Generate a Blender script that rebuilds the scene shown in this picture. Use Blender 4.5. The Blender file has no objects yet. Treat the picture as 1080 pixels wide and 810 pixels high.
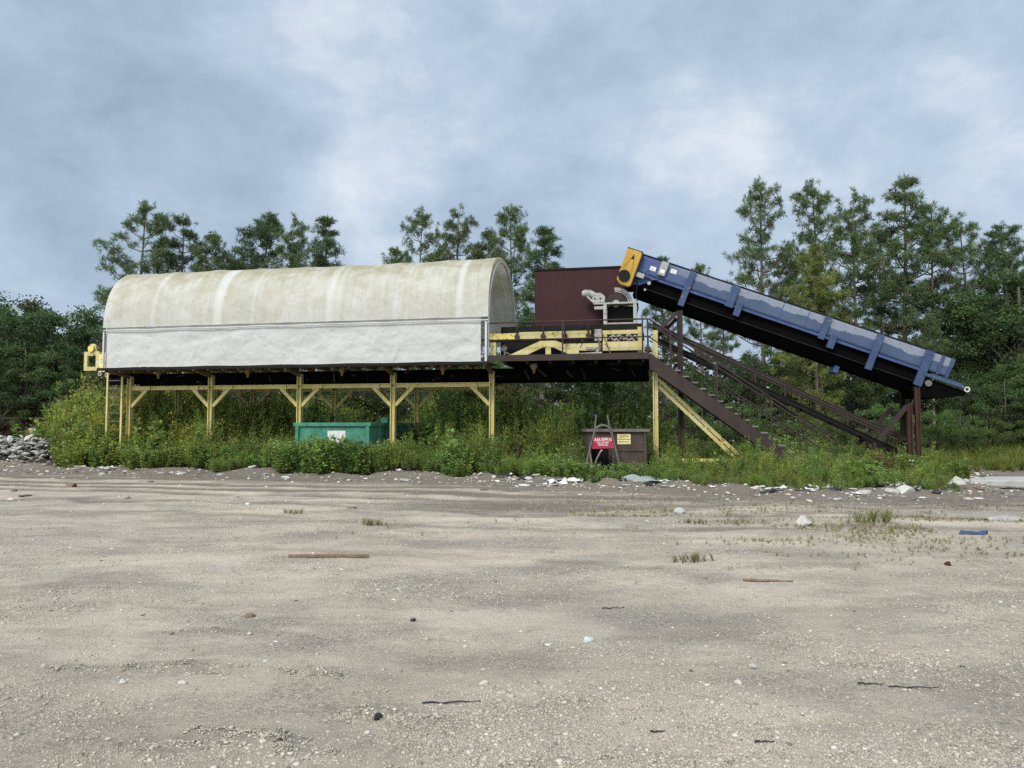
import bpy, math, random
import numpy as np
from mathutils import Vector, Matrix
R = math.radians
rnd = random.Random(7)
npr = np.random.default_rng(11)
S = bpy.context.scene
COL = S.collection

# ------------------------------------------------------------------ materials
def new_mat(name):
    m = bpy.data.materials.new(name); m.use_nodes = True
    nt = m.node_tree; b = nt.nodes['Principled BSDF']
    return m, nt, b
def N(nt, t, **k):
    n = nt.nodes.new(t)
    for a, v in k.items():
        if a in n.inputs.keys(): n.inputs[a].default_value = v
        else: setattr(n, a, v)
    return n
def noise(nt, scale, detail=4, rough=.6, vec=None, dist=0):
    n = N(nt, 'ShaderNodeTexNoise'); n.inputs['Scale'].default_value = scale
    n.inputs['Detail'].default_value = detail; n.inputs['Roughness'].default_value = rough
    n.inputs['Distortion'].default_value = dist
    if vec is not None: nt.links.new(vec, n.inputs['Vector'])
    return n.outputs['Fac']
def ramp(nt, fac, pts):
    r = N(nt, 'ShaderNodeValToRGB'); e = r.color_ramp.elements
    while len(e) < len(pts): e.new(.5)
    for el, (p, c) in zip(e, pts):
        el.position = p; el.color = (c, c, c, 1) if isinstance(c, (int, float)) else (*c, 1)
    nt.links.new(fac, r.inputs[0]); return r.outputs[0]
def mix(nt, fac, a, b, mode='MIX'):
    n = N(nt, 'ShaderNodeMix', data_type='RGBA', blend_type=mode)
    for s, v in ((0, fac), (6, a), (7, b)):
        if hasattr(v, 'is_linked'): nt.links.new(v, n.inputs[s])
        elif isinstance(v, (int, float)): n.inputs[s].default_value = v
        else: n.inputs[s].default_value = (*v, 1)
    return n.outputs[2]
def math_n(nt, op, a, b=0, c=0):
    n = N(nt, 'ShaderNodeMath', operation=op)
    for i, v in enumerate((a, b, c)):
        if hasattr(v, 'is_linked'): nt.links.new(v, n.inputs[i])
        else: n.inputs[i].default_value = v
    return n.outputs[0]
def coords(nt, scale=(1, 1, 1), which='Object', rot=(0, 0, 0)):
    tc = N(nt, 'ShaderNodeTexCoord'); mp = N(nt, 'ShaderNodeMapping')
    mp.inputs['Scale'].default_value = scale; mp.inputs['Rotation'].default_value = rot
    nt.links.new(tc.outputs[which], mp.inputs['Vector']); return mp.outputs[0]
def bump(nt, b, h, strength=.3, dist=.02):
    n = N(nt, 'ShaderNodeBump'); n.inputs['Strength'].default_value = strength
    n.inputs['Distance'].default_value = dist
    nt.links.new(h, n.inputs['Height']); nt.links.new(n.outputs[0], b.inputs['Normal'])

def painted(name, base, worn, wear=.45, rough=.6, rust=(.12, .055, .03), rust_at=.66, scale=1.5, streak=.25, metal=0):
    """weathered paint: base colour faded in patches, rust blotches, vertical run-off streaks"""
    m, nt, b = new_mat(name)
    v = coords(nt)
    f1 = noise(nt, scale, 6, .65, v)
    c = mix(nt, ramp(nt, f1, [(wear - .12, 0), (wear + .22, 1)]), base, worn)
    vs = coords(nt, (5, 5, streak))
    f2 = noise(nt, 1.6, 5, .7, vs)
    c = mix(nt, ramp(nt, f2, [(.5, 0), (.8, .45)]), c, tuple(x * .45 for x in base))
    f3 = noise(nt, scale * 3.1, 7, .75, v)
    c = mix(nt, ramp(nt, f3, [(rust_at - .03, 0), (rust_at + .03, 1)]), c, rust)
    nt.links.new(c, b.inputs['Base Color'])
    b.inputs['Roughness'].default_value = rough; b.inputs['Specular IOR Level'].default_value = .14
    b.inputs['Metallic'].default_value = metal
    bump(nt, b, f3, .25, .006)
    return m

M = {}
M['yellow'] = painted('worn_yellow_paint', (.40, .33, .12), (.47, .42, .23), .5, .6, (.15, .075, .03), .605)
M['yellow_rusty'] = painted('rusty_yellow_paint', (.56, .44, .10), (.64, .55, .22), .5, .65, (.13, .05, .03), .57, 2.5)
M['head_yellow'] = painted('ochre_yellow_paint', (.34, .20, .032), (.39, .25, .055), .5, .6, (.10, .05, .025), .63)
M['post_yellow'] = painted('faded_yellow_post_paint', (.43, .355, .12), (.49, .43, .21), .5, .7, (.15, .085, .04), .625)
M['brown'] = painted('brown_steel_paint', (.030, .021, .018), (.045, .032, .027), .5, .6, (.09, .04, .022), .66)
M['black'] = painted('grimy_black_steel', (.008, .0075, .0075), (.013, .0115, .011), .5, .8, (.03, .016, .01), .70)
M['near_black'] = painted('matt_near_black', (.0022, .0022, .0022), (.004, .0038, .0035), .5, .95, (.012, .008, .006), .66)  # matt near-black, much darker than the black steel
M['near_black'].node_tree.nodes['Principled BSDF'].inputs['Specular IOR Level'].default_value = .03
M['maroon'] = painted('maroon_paint', (.030, .0095, .0100), (.039, .013, .0135), .5, .6, (.022, .009, .008), .69, .8)
M['redbrown'] = painted('red_oxide_steel', (.042, .019, .016), (.058, .027, .022), .5, .65, (.05, .02, .012), .62)
M['grey'] = painted('pale_grey_machine_paint', (.25, .25, .235), (.33, .33, .31), .5, .55, (.14, .075, .05), .61, 2.5)
M['pinkgrey'] = painted('pink_grey_stained_paint', (.27, .23, .21), (.34, .31, .285), .5, .6, (.15, .06, .04), .60, 3)
M['green'] = painted('sea_green_paint', (.034, .150, .098), (.065, .205, .145), .5, .65, (.05, .045, .025), .60, 3.2)
M['green_side'] = M['green']
M['bin'] = painted('grey_brown_bin_paint', (.048, .037, .032), (.072, .058, .050), .5, .75, (.075, .036, .02), .56, 2)
M['pipe'] = painted('dull_grey_pipe', (.10, .09, .08), (.14, .125, .11), .5, .6, (.09, .05, .03), .62, 3)
M['joist'] = painted('stained_timber', (.16, .105, .045), (.22, .15, .07), .5, .8, (.05, .03, .015), .62, 1.2)
M['white'] = painted('white_metal_paint', (.40, .40, .385), (.48, .48, .46), .5, .55, (.2, .12, .08), .70, 2)
M['litter_white'] = painted('dirty_white_plastic', (.42, .42, .40), (.60, .60, .58), .5, .6, (.25, .21, .17), .66, 9)
M['litter_grey'] = painted('grey_scrap', (.26, .25, .235), (.36, .35, .33), .5, .8, (.1, .085, .07), .62, 7)
M['litter_dark'] = painted('black_plastic_scrap', (.02, .02, .022), (.035, .034, .034), .5, .5, (.08, .06, .045), .66, 6)
M['litter_blue'] = painted('blue_plastic_scrap', (.022, .045, .11), (.05, .08, .15), .5, .5, (.16, .15, .14), .64, 6)
M['concrete'] = painted('broken_concrete', (.30, .29, .27), (.40, .39, .365), .5, .9, (.15, .135, .115), .63, 4)
M['concrete_pale'] = painted('pale_broken_concrete', (.36, .345, .315), (.46, .445, .41), .5, .9, (.25, .225, .19), .64, 5)
M['wood'] = painted('weathered_brown_board', (.145, .098, .066), (.20, .145, .10), .5, .85, (.09, .05, .03), .62, 6)
M['sagegreen'] = painted('grey_green_sheet', (.17, .21, .19), (.24, .28, .26), .5, .7, (.12, .105, .09), .64, 5)
M['sign_red'] = painted('red_sign_paint', (.30, .02, .045), (.36, .05, .08), .5, .5, (.2, .03, .04), .72, 3)
M['sign_yellow'] = painted('pale_yellow_sticker', (.60, .50, .20), (.68, .60, .34), .5, .6, (.4, .33, .15), .7, 6)
M['sign_white'] = painted('white_lettering', (.58, .57, .55), (.68, .66, .64), .5, .6, (.6, .5, .5), .74, 6)
M['ink'] = painted('dark_lettering', (.05, .04, .03), (.08, .06, .04), .5, .6)
M['grating'] = painted('galvanised_tread', (.12, .112, .10), (.17, .16, .15), .5, .6, (.11, .065, .04), .6, 4)

def blue_paint():
    """blue side panel: paint bleached off in a ragged pale band along its upper half"""
    m, nt, b = new_mat('bleached_blue_paint')
    tc = N(nt, 'ShaderNodeTexCoord'); at = N(nt, 'ShaderNodeAttribute', attribute_name='w')
    s = N(nt, 'ShaderNodeSeparateXYZ'); nt.links.new(tc.outputs['Object'], s.inputs[0])
    v = coords(nt, (1, 1, 1))
    nz = noise(nt, 3.2, 9, .72, coords(nt, (1, 0, 1.6)), .6)
    nz0 = noise(nt, .55, 2, .5, coords(nt, (1, 0, .4)))
    edge = math_n(nt, 'ADD', math_n(nt, 'MULTIPLY', nz, .62), math_n(nt, 'MULTIPLY', nz0, .62))
    d = math_n(nt, 'SUBTRACT', edge, at.outputs['Fac'])       # >0 inside the faded band
    band = ramp(nt, math_n(nt, 'ADD', math_n(nt, 'MULTIPLY', d, 1.6), .16), [(.49, 0), (.53, 1)])
    far = ramp(nt, math_n(nt, 'DIVIDE', s.outputs['X'], 12.0), [(.06, 0), (.17, 1)])
    band = math_n(nt, 'MULTIPLY', band, far)
    f1 = noise(nt, 1.1, 6, .65, v)
    blue = mix(nt, ramp(nt, f1, [(.35, 0), (.65, 1)]), (.029, .047, .092), (.046, .067, .118))
    dark = mix(nt, far, (.035, .058, .15), blue)
    pale = mix(nt, noise(nt, 5, 5, .7, v), (.125, .145, .19), (.19, .205, .245))
    c = mix(nt, band, dark, pale)
    f3 = noise(nt, 6, 7, .75, v)
    c = mix(nt, ramp(nt, f3, [(.62, 0), (.68, .85)]), c, (.075, .045, .038))
    nt.links.new(c, b.inputs['Base Color']); b.inputs['Roughness'].default_value = .5
    b.inputs['Specular IOR Level'].default_value = .3
    return m
M['blue'] = blue_paint()
M['blue_rib'] = painted('blue_steel_paint', (.030, .050, .104), (.048, .070, .128), .5, .5, (.13, .13, .145), .63, 2)
M['blue_dark'] = painted('dark_blue_grimy_paint', (.03, .05, .13), (.06, .09, .2), .5, .5, (.05, .03, .025), .62, 2)

def canvas(name, top):
    """white vinyl with mildew: streaks run down the sheet, thicker growth along the crown"""
    m, nt, b = new_mat(name)
    tc = N(nt, 'ShaderNodeTexCoord')
    at = N(nt, 'ShaderNodeAttribute', attribute_name='arc')     # 0 at the hem .. 1 at the ridge
    s = N(nt, 'ShaderNodeSeparateXYZ'); nt.links.new(tc.outputs['Object'], s.inputs[0])
    cb = N(nt, 'ShaderNodeCombineXYZ'); nt.links.new(s.outputs['X'], cb.inputs[0]); nt.links.new(at.outputs['Fac'], cb.inputs[1])
    def mp(sc):
        q = N(nt, 'ShaderNodeMapping'); q.inputs['Scale'].default_value = sc; nt.links.new(cb.outputs[0], q.inputs[0]); return q.outputs[0]
    clean = mix(nt, noise(nt, 1.2, 4, .6, mp((1, 4, 1))), (.50, .495, .46), (.61, .61, .59))
    st = noise(nt, 1.0, 7, .72, mp((2.6, 1.3, 1)), .3)
    st2 = noise(nt, 1.0, 6, .75, mp((11, 2.2, 1)), .3)
    bl = noise(nt, 1.0, 7, .7, mp((.9, 4.5, 1)), .4)
    if top:
        g = ramp(nt, at.outputs['Fac'], [(0.0, .35), (.40, .55), (.60, .95), (1, 1)])
        a = math_n(nt, 'MULTIPLY', ramp(nt, st, [(.36, .2), (.58, 1)]), g)
        c = mix(nt, math_n(nt, 'MULTIPLY', a, .95), clean, (.36, .315, .20))
        a = math_n(nt, 'MULTIPLY', ramp(nt, st2, [(.50, 0), (.70, .65)]), g)
        c = mix(nt, a, c, (.29, .25, .15))
        a = math_n(nt, 'MULTIPLY', ramp(nt, bl, [(.42, 0), (.60, .85)]), g)
        c = mix(nt, a, c, (.29, .255, .155))
        bd = noise(nt, 1.0, 3, .5, mp((.9, .12, 1)))
        c = mix(nt, ramp(nt, bd, [(.56, 0), (.64, .75)]), c, (.57, .57, .54))
    else:
        c = mix(nt, ramp(nt, bl, [(.42, 0), (.70, .7)]), clean, (.46, .455, .40))
        c = mix(nt, ramp(nt, st2, [(.58, 0), (.75, .25)]), c, (.42, .40, .33))
    nt.links.new(c, b.inputs['Base Color'])
    b.inputs['Roughness'].default_value = .55; b.inputs['Specular IOR Level'].default_value = .3
    wr = noise(nt, 1.0, 5, .6, mp((1.8, 5.5, 1)), .8)
    bump(nt, b, wr, .8, .07)
    t = N(nt, 'ShaderNodeBsdfTranslucent'); nt.links.new(c, t.inputs['Color'])
    mx = N(nt, 'ShaderNodeMixShader'); mx.inputs[0].default_value = .3
    nt.links.new(b.outputs[0], mx.inputs[1]); nt.links.new(t.outputs[0], mx.inputs[2]); nt.links.new(mx.outputs[0], nt.nodes['Material Output'].inputs['Surface'])
    return m
M['canvas_top'] = canvas('mildewed_white_vinyl', True)
M['canvas_skirt'] = canvas('white_vinyl_skirt', False)

def leaf_mat(name, trans=.3, gloss=.25):
    m, nt, b = new_mat(name)
    at = N(nt, 'ShaderNodeAttribute', attribute_name='col')
    oi = N(nt, 'ShaderNodeObjectInfo')
    hs = N(nt, 'ShaderNodeHueSaturation')
    nt.links.new(at.outputs['Color'], hs.inputs['Color'])
    nt.links.new(math_n(nt, 'ADD', math_n(nt, 'MULTIPLY', oi.outputs['Random'], .03), .485), hs.inputs['Hue'])
    nt.links.new(math_n(nt, 'ADD', math_n(nt, 'MULTIPLY', oi.outputs['Random'], .3), .85), hs.inputs['Value'])
    nt.links.new(hs.outputs[0], b.inputs['Base Color'])
    b.inputs['Roughness'].default_value = .55; b.inputs['Specular IOR Level'].default_value = gloss
    t = N(nt, 'ShaderNodeBsdfTranslucent'); nt.links.new(hs.outputs[0], t.inputs['Color'])
    mx = N(nt, 'ShaderNodeMixShader'); mx.inputs[0].default_value = trans
    nt.links.new(b.outputs[0], mx.inputs[1]); nt.links.new(t.outputs[0], mx.inputs[2])
    nt.links.new(mx.outputs[0], nt.nodes['Material Output'].inputs['Surface'])
    return m
M['leaf'] = leaf_mat('foliage', .5); M['needle'] = leaf_mat('pine_needles', .4, .2)
def bark_mat():
    m, nt, b = new_mat('bark')
    v = coords(nt, (6, 6, 1.2))
    c = ramp(nt, noise(nt, 1.5, 6, .7, v), [(.3, (.05, .038, .03)), (.55, (.115, .092, .075)), (.75, (.19, .165, .14))])
    nt.links.new(c, b.inputs['Base Color']); b.inputs['Roughness'].default_value = .9
    return m
M['bark'] = bark_mat()
def bark_pale():
    m, nt, b = new_mat('pale_bark')
    v = coords(nt, (6, 6, 1.2))
    c = ramp(nt, noise(nt, 1.5, 6, .7, v), [(.3, (.14, .125, .11)), (.7, (.33, .31, .28))])
    nt.links.new(c, b.inputs['Base Color']); b.inputs['Roughness'].default_value = .9
    return m
M['bark_pale'] = bark_pale()

# ------------------------------------------------------------------ object helpers
def tag(o, label=None, cat=None, group=None, kind=None):
    if label: o['label'] = label
    if cat: o['category'] = cat
    if group: o['group'] = group
    if kind: o['kind'] = kind
    return o
def empty(name, loc=(0, 0, 0), rz=0, **k):
    o = bpy.data.objects.new(name, None); COL.objects.link(o)
    o.location = loc; o.rotation_euler = (0, 0, rz); o.empty_display_size = .3
    return tag(o, **k)
def np_mesh(name, V, F, mat, col=None, smooth=False, attrs=None):
    """V (n,3) array; F (m,k) index array (all faces with k corners)"""
    me = bpy.data.meshes.new(name)
    V = np.asarray(V, np.float32); F = np.asarray(F, np.int32)
    m, k = F.shape
    me.vertices.add(len(V)); me.vertices.foreach_set('co', V.ravel())
    me.loops.add(m * k); me.loops.foreach_set('vertex_index', F.ravel())
    me.polygons.add(m); me.polygons.foreach_set('loop_start', np.arange(0, m * k, k, dtype=np.int32))
    me.polygons.foreach_set('loop_total', np.full(m, k, np.int32))
    if smooth: me.polygons.foreach_set('use_smooth', np.ones(m, bool))
    if col is not None:
        a = me.attributes.new('col', 'FLOAT_COLOR', 'POINT')
        c = np.ones((len(V), 4), np.float32); c[:, :3] = col; a.data.foreach_set('color', c.ravel())
    for nm, arr in (attrs or {}).items():
        a = me.attributes.new(nm, 'FLOAT', 'POINT'); a.data.foreach_set('value', np.asarray(arr, np.float32))
    me.update(calc_edges=True); me.validate()
    if isinstance(mat, str): mat = M[mat]
    me.materials.append(mat)
    return me
def obj(name, me, parent=None, loc=None, **k):
    o = bpy.data.objects.new(name, me); COL.objects.link(o)
    if parent: o.parent = parent
    if loc is not None: o.location = loc
    return tag(o, **k)
def copy_tree(o, parent=None):
    c = o.copy(); COL.objects.link(c)
    if parent: c.parent = parent
    for ch in list(o.children): copy_tree(ch, c)
    return c

class MB:
    def __init__(s, off=(0, 0, 0)): s.v = []; s.f = []; s.off = Vector(off)
    def add(s, vs, fs):
        n = len(s.v); s.v += [Vector(p) - s.off for p in vs]; s.f += [tuple(i + n for i in f) for f in fs]; return s
    def box(s, u0, u1, v0, v1, z0, z1):
        return s.add([(u0, v0, z0), (u1, v0, z0), (u1, v1, z0), (u0, v1, z0), (u0, v0, z1), (u1, v0, z1), (u1, v1, z1), (u0, v1, z1)],
                     [(0, 3, 2, 1), (4, 5, 6, 7), (0, 1, 5, 4), (1, 2, 6, 5), (2, 3, 7, 6), (3, 0, 4, 7)])
    def beam(s, p, q, w, h, up=(0, 0, 1)):
        p, q = Vector(p), Vector(q); d = (q - p).normalized(); up = Vector(up)
        if abs(d.dot(up)) > .99: up = Vector((0, 1, 0))
        x = d.cross(up).normalized(); y = x.cross(d).normalized()
        vs = [e + x * a * w / 2 + y * b * h / 2 for e in (p, q) for a, b in ((-1, -1), (1, -1), (1, 1), (-1, 1))]
        return s.add(vs, [(0, 3, 2, 1), (4, 5, 6, 7), (0, 1, 5, 4), (1, 2, 6, 5), (2, 3, 7, 6), (3, 0, 4, 7)])
    def ibeam(s, p, q, w, h, t=.025, up=(0, 0, 1)):
        p, q = Vector(p), Vector(q); d = (q - p).normalized(); u = Vector(up)
        if abs(d.dot(u)) > .99: u = Vector((0, 1, 0))
        x = d.cross(u).normalized(); y = x.cross(d).normalized()
        s.beam(p + y * (h - t) / 2, q + y * (h - t) / 2, w, t, up); s.beam(p - y * (h - t) / 2, q - y * (h - t) / 2, w, t, up)
        return s.beam(p, q, t, h - 2 * t, up)
    def tube(s, pts, r, n=8, caps=True):
        pts = [Vector(p) for p in pts]; vs = []; fs = []
        for i, p in enumerate(pts):
            d = (pts[min(i + 1, len(pts) - 1)] - pts[max(i - 1, 0)]).normalized()
            a = Vector((0, 0, 1)) if abs(d.z) < .9 else Vector((1, 0, 0))
            x = d.cross(a).normalized(); y = x.cross(d)
            rr = r[i] if isinstance(r, (list, tuple)) else r
            for k in range(n):
                t = 2 * math.pi * k / n; vs.append(p + (x * math.cos(t) + y * math.sin(t)) * rr)
        for i in range(len(pts) - 1):
            for k in range(n):
                a, b = i * n + k, i * n + (k + 1) % n; fs.append((a, b, b + n, a + n))
        if caps: fs.append(tuple(range(n))[::-1]); fs.append(tuple((len(pts) - 1) * n + k for k in range(n)))
        return s.add(vs, fs)
    def prism(s, poly, v0, v1):
        """poly = [(u, z)..] extruded from v0 to v1"""
        n = len(poly); vs = [(u, v0, z) for u, z in poly] + [(u, v1, z) for u, z in poly]
        fs = [tuple(range(n)), tuple(range(2 * n - 1, n - 1, -1))] + [(i, i + n, (i + 1) % n + n, (i + 1) % n) for i in range(n)]
        return s.add(vs, fs)
    def disc(s, c, r, v0, v1, n=24, r_in=None, a0=0, a1=360):
        """disc / ring in the u-z plane"""
        u, z = c; full = (a1 - a0) >= 360; k = n if full else n + 1
        A = [R(a0 + (a1 - a0) * i / n) for i in range(k)]
        if r_in is None: return s.prism([(u + r * math.cos(t), z + r * math.sin(t)) for t in A], v0, v1)
        vs = []; fs = []
        for t in A:
            for rr, v in ((r, v0), (r_in, v0), (r_in, v1), (r, v1)): vs.append((u + rr * math.cos(t), v, z + rr * math.sin(t)))
        for i in range(n):
            j = (i + 1) % k
            for q in range(4): fs.append((i * 4 + q, j * 4 + q, j * 4 + (q + 1) % 4, i * 4 + (q + 1) % 4))
        return s.add(vs, fs)
    def build(s, name, mat, parent=None, bevel=0, smooth=True, wattr=None, **k):
        me = bpy.data.meshes.new(name); me.from_pydata([tuple(v) for v in s.v], [], s.f); me.update()
        me.materials.append(M[mat] if isinstance(mat, str) else mat)
        import bmesh
        bm = bmesh.new(); bm.from_mesh(me); bmesh.ops.recalc_face_normals(bm, faces=bm.faces); bm.to_mesh(me); bm.free()
        if smooth:
            me.shade_smooth(); me.set_sharp_from_angle(angle=R(35))
        o = obj(name, me, parent, **k)
        if bevel:
            b = o.modifiers.new('bevel', 'BEVEL'); b.width = bevel; b.segments = 2; b.limit_method = 'ANGLE'
        return o

# ------------------------------------------------------------------ place frames
EYE = 1.6
TH = R(11.5)
O = Vector((-.78, 25.0, 0))
A_ = Vector((math.cos(TH), -math.sin(TH), 0)); B_ = Vector((math.sin(TH), math.cos(TH), 0))
def W(u, v, z=0): return O + A_ * u + B_ * v + Vector((0, 0, z))
def root(name, u, v, z=0, **k):
    """an Empty standing at (u, v, z) of the plant's own axes"""
    return empty(name, W(u, v, z), -TH, **k)

# smooth value noise for the ground and for placing things
_tab = npr.random((256, 256)).astype(np.float32)
def vnoise(x, y):
    x = np.asarray(x, float); y = np.asarray(y, float)
    xi = np.floor(x).astype(int); yi = np.floor(y).astype(int); fx = x - xi; fy = y - yi
    fx = fx * fx * (3 - 2 * fx); fy = fy * fy * (3 - 2 * fy)
    g = lambda a, b: _tab[a % 256, b % 256]
    return (g(xi, yi) * (1 - fx) * (1 - fy) + g(xi + 1, yi) * fx * (1 - fy) + g(xi, yi + 1) * (1 - fx) * fy + g(xi + 1, yi + 1) * fx * fy)
def fbm(x, y, o=4):
    t = 0; a = .5
    for i in range(o): t = t + a * vnoise(x * 2 ** i + 17 * i, y * 2 ** i + 31 * i); a *= .5
    return t
EDGE = [(-60, 36), (-24, 33.6), (-20.5, 31.6), (-18, 29.3), (-15, 28.0), (-11, 27.0), (-5, 25.0), (-1.5, 23.9), (1.1, 22.1), (4.1, 20.9), (6.6, 18.9), (8.5, 18.6), (10.5, 18.6), (11.6, 19.6), (13, 22), (16, 25.2), (30, 27), (80, 28)]
_ex = np.array([e[0] for e in EDGE], float); _ey = np.array([e[1] for e in EDGE], float)
def edge_y(x): return np.interp(x, _ex, _ey)
def rutq(x, y): return x * math.sin(TH) + y * math.cos(TH) + (fbm(x * .16 + 60, y * .16, 3) - .44) * 3.4 + (fbm(x * .9, y * .5 + 70, 3) - .44) * .7
RIDGES = [(-3.15, -2.7, 5.02, .12, 1.4), (-3.2, -1.5, 5.9, .10, .7), (-2.9, -.95, 4.95, .14, .9), (-2.1, -.95, 3.85, .15, 1.1), (-.95, -.3, 4.25, .14, 1.0), (.1, 1.2, 3.7, .10, .5), (-4.6, -3.4, 7.6, .16, .7), (-1.7, .2, 7.2, .14, .5), (1.6, 3.4, 8.6, .16, .5), (2.6, 4.6, 9.6, .2, .7), (.8, 2.6, 5.2, .09, .4)]
def ridge(x, y):
    """low windrows of coarse gravel left by wheels"""
    r = 0
    for x0, x1, yc, w_, am in RIDGES:
        yy = yc + .05 * np.sin(x * 1.7 + yc) + .5 * (fbm(x * 1.4, yc * 3) - .46)
        ends = np.clip((x - x0 + .25) / .4, 0, 1) * np.clip((x1 + .25 - x) / .4, 0, 1)
        r = np.maximum(r, am * ends * np.exp(-((y - yy) / w_) ** 2) * np.clip(2.8 * fbm(x * 2.4 + yc, y * 3.0) - .65, 0, 1.3))
    return r
def gh(x, y):
    """ground height"""
    x = np.asarray(x, float); y = np.asarray(y, float)
    h = (fbm(x * .22, y * .4) - .47) * .07 + (fbm(x * 1.1 + 9, y * 1.3) - .47) * .035 + (fbm(x * 3.1, y * 3.1 + 4, 3) - .44) * .03 + (fbm(x * 11, y * 11, 2) - .37) * .016
    d = y - edge_y(x)
    h = h + .24 * np.exp(-((d + .1) / .8) ** 2) * (fbm(x * 1.3, y * 1.3 + 50) * 1.6 - .25)
    q = rutq(x, y)                                           # ruts run along the plant
    for c, w_ in ((17.3, .22), (19.0, .22), (14.1, .25), (15.9, .25)):
        h = h - .06 * np.exp(-((q - c) / w_) ** 2) * np.clip(fbm(x * .5, y * .3 + c) * 3.2 - 1.0, 0, 1.4)
    h = h + ridge(x, y) * (.015 + .12 * (fbm(x * 6, y * 8 + 3, 3) - .3))
    fade = np.clip((60 - y) / 20, 0, 1)
    return h * fade
def ghf(x, y): return float(gh(x, y))

# ------------------------------------------------------------------ ground
def ground():
    ys = np.concatenate([np.arange(-6, 2.4, .6), np.arange(2.4, 12, .06), np.arange(12, 36, .12), np.arange(36, 70, 1.0), np.array([75, 85, 100, 130, 180, 260, 400, 700, 1200, 2500.])])
    t = np.linspace(-1, 1, 361)
    V = []
    for y in ys:
        half = 8 + max(y, 0) * 1.15
        if y > 100: half = y * 2.2
        V.append(np.stack([t * half, np.full_like(t, y), np.zeros_like(t)], 1))
    V = np.concatenate(V); V[:, 2] = gh(V[:, 0], V[:, 1])
    n = len(t); m = len(ys)
    i = np.arange((m - 1) * n).reshape(m - 1, n)[:, :-1].ravel()
    F = np.stack([i, i + 1, i + 1 + n, i + n], 1)
    mt, nt, b = new_mat('sandy_gravel_ground')
    v = coords(nt)
    vs = coords(nt, (.65, 1.25, 1), rot=(0, 0, TH))
    big = noise(nt, .35, 5, .6, vs)
    c = mix(nt, ramp(nt, big, [(.36, 0), (.64, 1)]), (.385, .326, .262), (.512, .446, .360))
    c = mix(nt, ramp(nt, noise(nt, .9, 6, .65, vs), [(.49, 0), (.64, .8)]), c, (.275, .232, .19))
    c = mix(nt, ramp(nt, noise(nt, .23, 3, .5, coords(nt, (1, 1.7, 1))), [(.50, 0), (.68, .55)]), c, (.49, .41, .32))
    c = mix(nt, ramp(nt, noise(nt, .16, 5, .6, coords(nt, (1, 1.4, 1))), [(.52, 0), (.62, .6)]), c, (.30, .272, .24))
    c = mix(nt, ramp(nt, noise(nt, 2.6, 6, .7, v, .6), [(.58, 0), (.70, .5)]), c, (.21, .175, .135))
    # dark trampled soil strip along the weeds (attribute stored on the sheet)
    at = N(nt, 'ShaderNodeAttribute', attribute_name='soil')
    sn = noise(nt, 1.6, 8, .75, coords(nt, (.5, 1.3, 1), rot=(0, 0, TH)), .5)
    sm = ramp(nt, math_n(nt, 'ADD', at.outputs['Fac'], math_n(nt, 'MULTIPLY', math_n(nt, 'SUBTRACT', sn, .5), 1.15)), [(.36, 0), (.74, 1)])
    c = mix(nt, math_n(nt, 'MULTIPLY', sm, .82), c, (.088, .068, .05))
    # pebbles
    for sc, lo, hi, colr in ((55, .0, .40, (.42, .40, .35)), (120, .0, .36, (.47, .45, .41)), (34, 0, .26, (.17, .16, .145))):
        vo = N(nt, 'ShaderNodeTexVoronoi'); vo.inputs['Scale'].default_value = sc; nt.links.new(v, vo.inputs['Vector'])
        sel = N(nt, 'ShaderNodeSeparateColor'); nt.links.new(vo.outputs['Color'], sel.inputs[0])
        a = math_n(nt, 'MULTIPLY', ramp(nt, vo.outputs['Distance'], [(lo, 1), (hi, 0)]), ramp(nt, sel.outputs[0], [(.62, 0), (.66, 1)]))
        c = mix(nt, math_n(nt, 'MULTIPLY', a, .7), c, colr)
    gr = noise(nt, .8, 5, .65, coords(nt, (.7, 1.1, 1)))
    g2 = math_n(nt, 'MULTIPLY', ramp(nt, gr, [(.42, 0), (.60, 1)]), ramp(nt, noise(nt, 34, 5, .85, v), [(.42, 0), (.58, .85)]))
    c = mix(nt, g2, c, (.15, .138, .118))
    ra = N(nt, 'ShaderNodeAttribute', attribute_name='ridge')
    c = mix(nt, math_n(nt, 'MULTIPLY', ra.outputs['Fac'], .6), c, (.20, .185, .155))
    fine = noise(nt, 160, 3, .7, v)
    c = mix(nt, math_n(nt, 'MULTIPLY', ramp(nt, fine, [(.3, 1), (.55, 0)]), .35), c, (.12, .105, .085))
    nt.links.new(c, b.inputs['Base Color']); b.inputs['Roughness'].default_value = .95; b.inputs['Specular IOR Level'].default_value = .15
    h = math_n(nt, 'ADD', math_n(nt, 'MULTIPLY', noise(nt, 45, 6, .75, v), 1.0), math_n(nt, 'MULTIPLY', noise(nt, 9, 4, .6, v), .8))
    bump(nt, b, h, .9, .03)
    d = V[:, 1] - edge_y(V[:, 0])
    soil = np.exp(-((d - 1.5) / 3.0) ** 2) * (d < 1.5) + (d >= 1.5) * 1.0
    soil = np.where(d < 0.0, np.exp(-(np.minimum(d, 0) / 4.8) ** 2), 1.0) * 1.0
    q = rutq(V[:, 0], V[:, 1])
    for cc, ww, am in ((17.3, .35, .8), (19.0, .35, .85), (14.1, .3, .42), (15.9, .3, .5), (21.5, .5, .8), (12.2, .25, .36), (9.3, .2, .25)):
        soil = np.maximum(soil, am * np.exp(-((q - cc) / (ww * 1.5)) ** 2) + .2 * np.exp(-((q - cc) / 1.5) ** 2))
    soil = np.maximum(soil, .8 * np.exp(-((V[:, 0] - .8) / 5.5) ** 2 - ((V[:, 1] - 15.6) / 2.0) ** 2))
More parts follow.
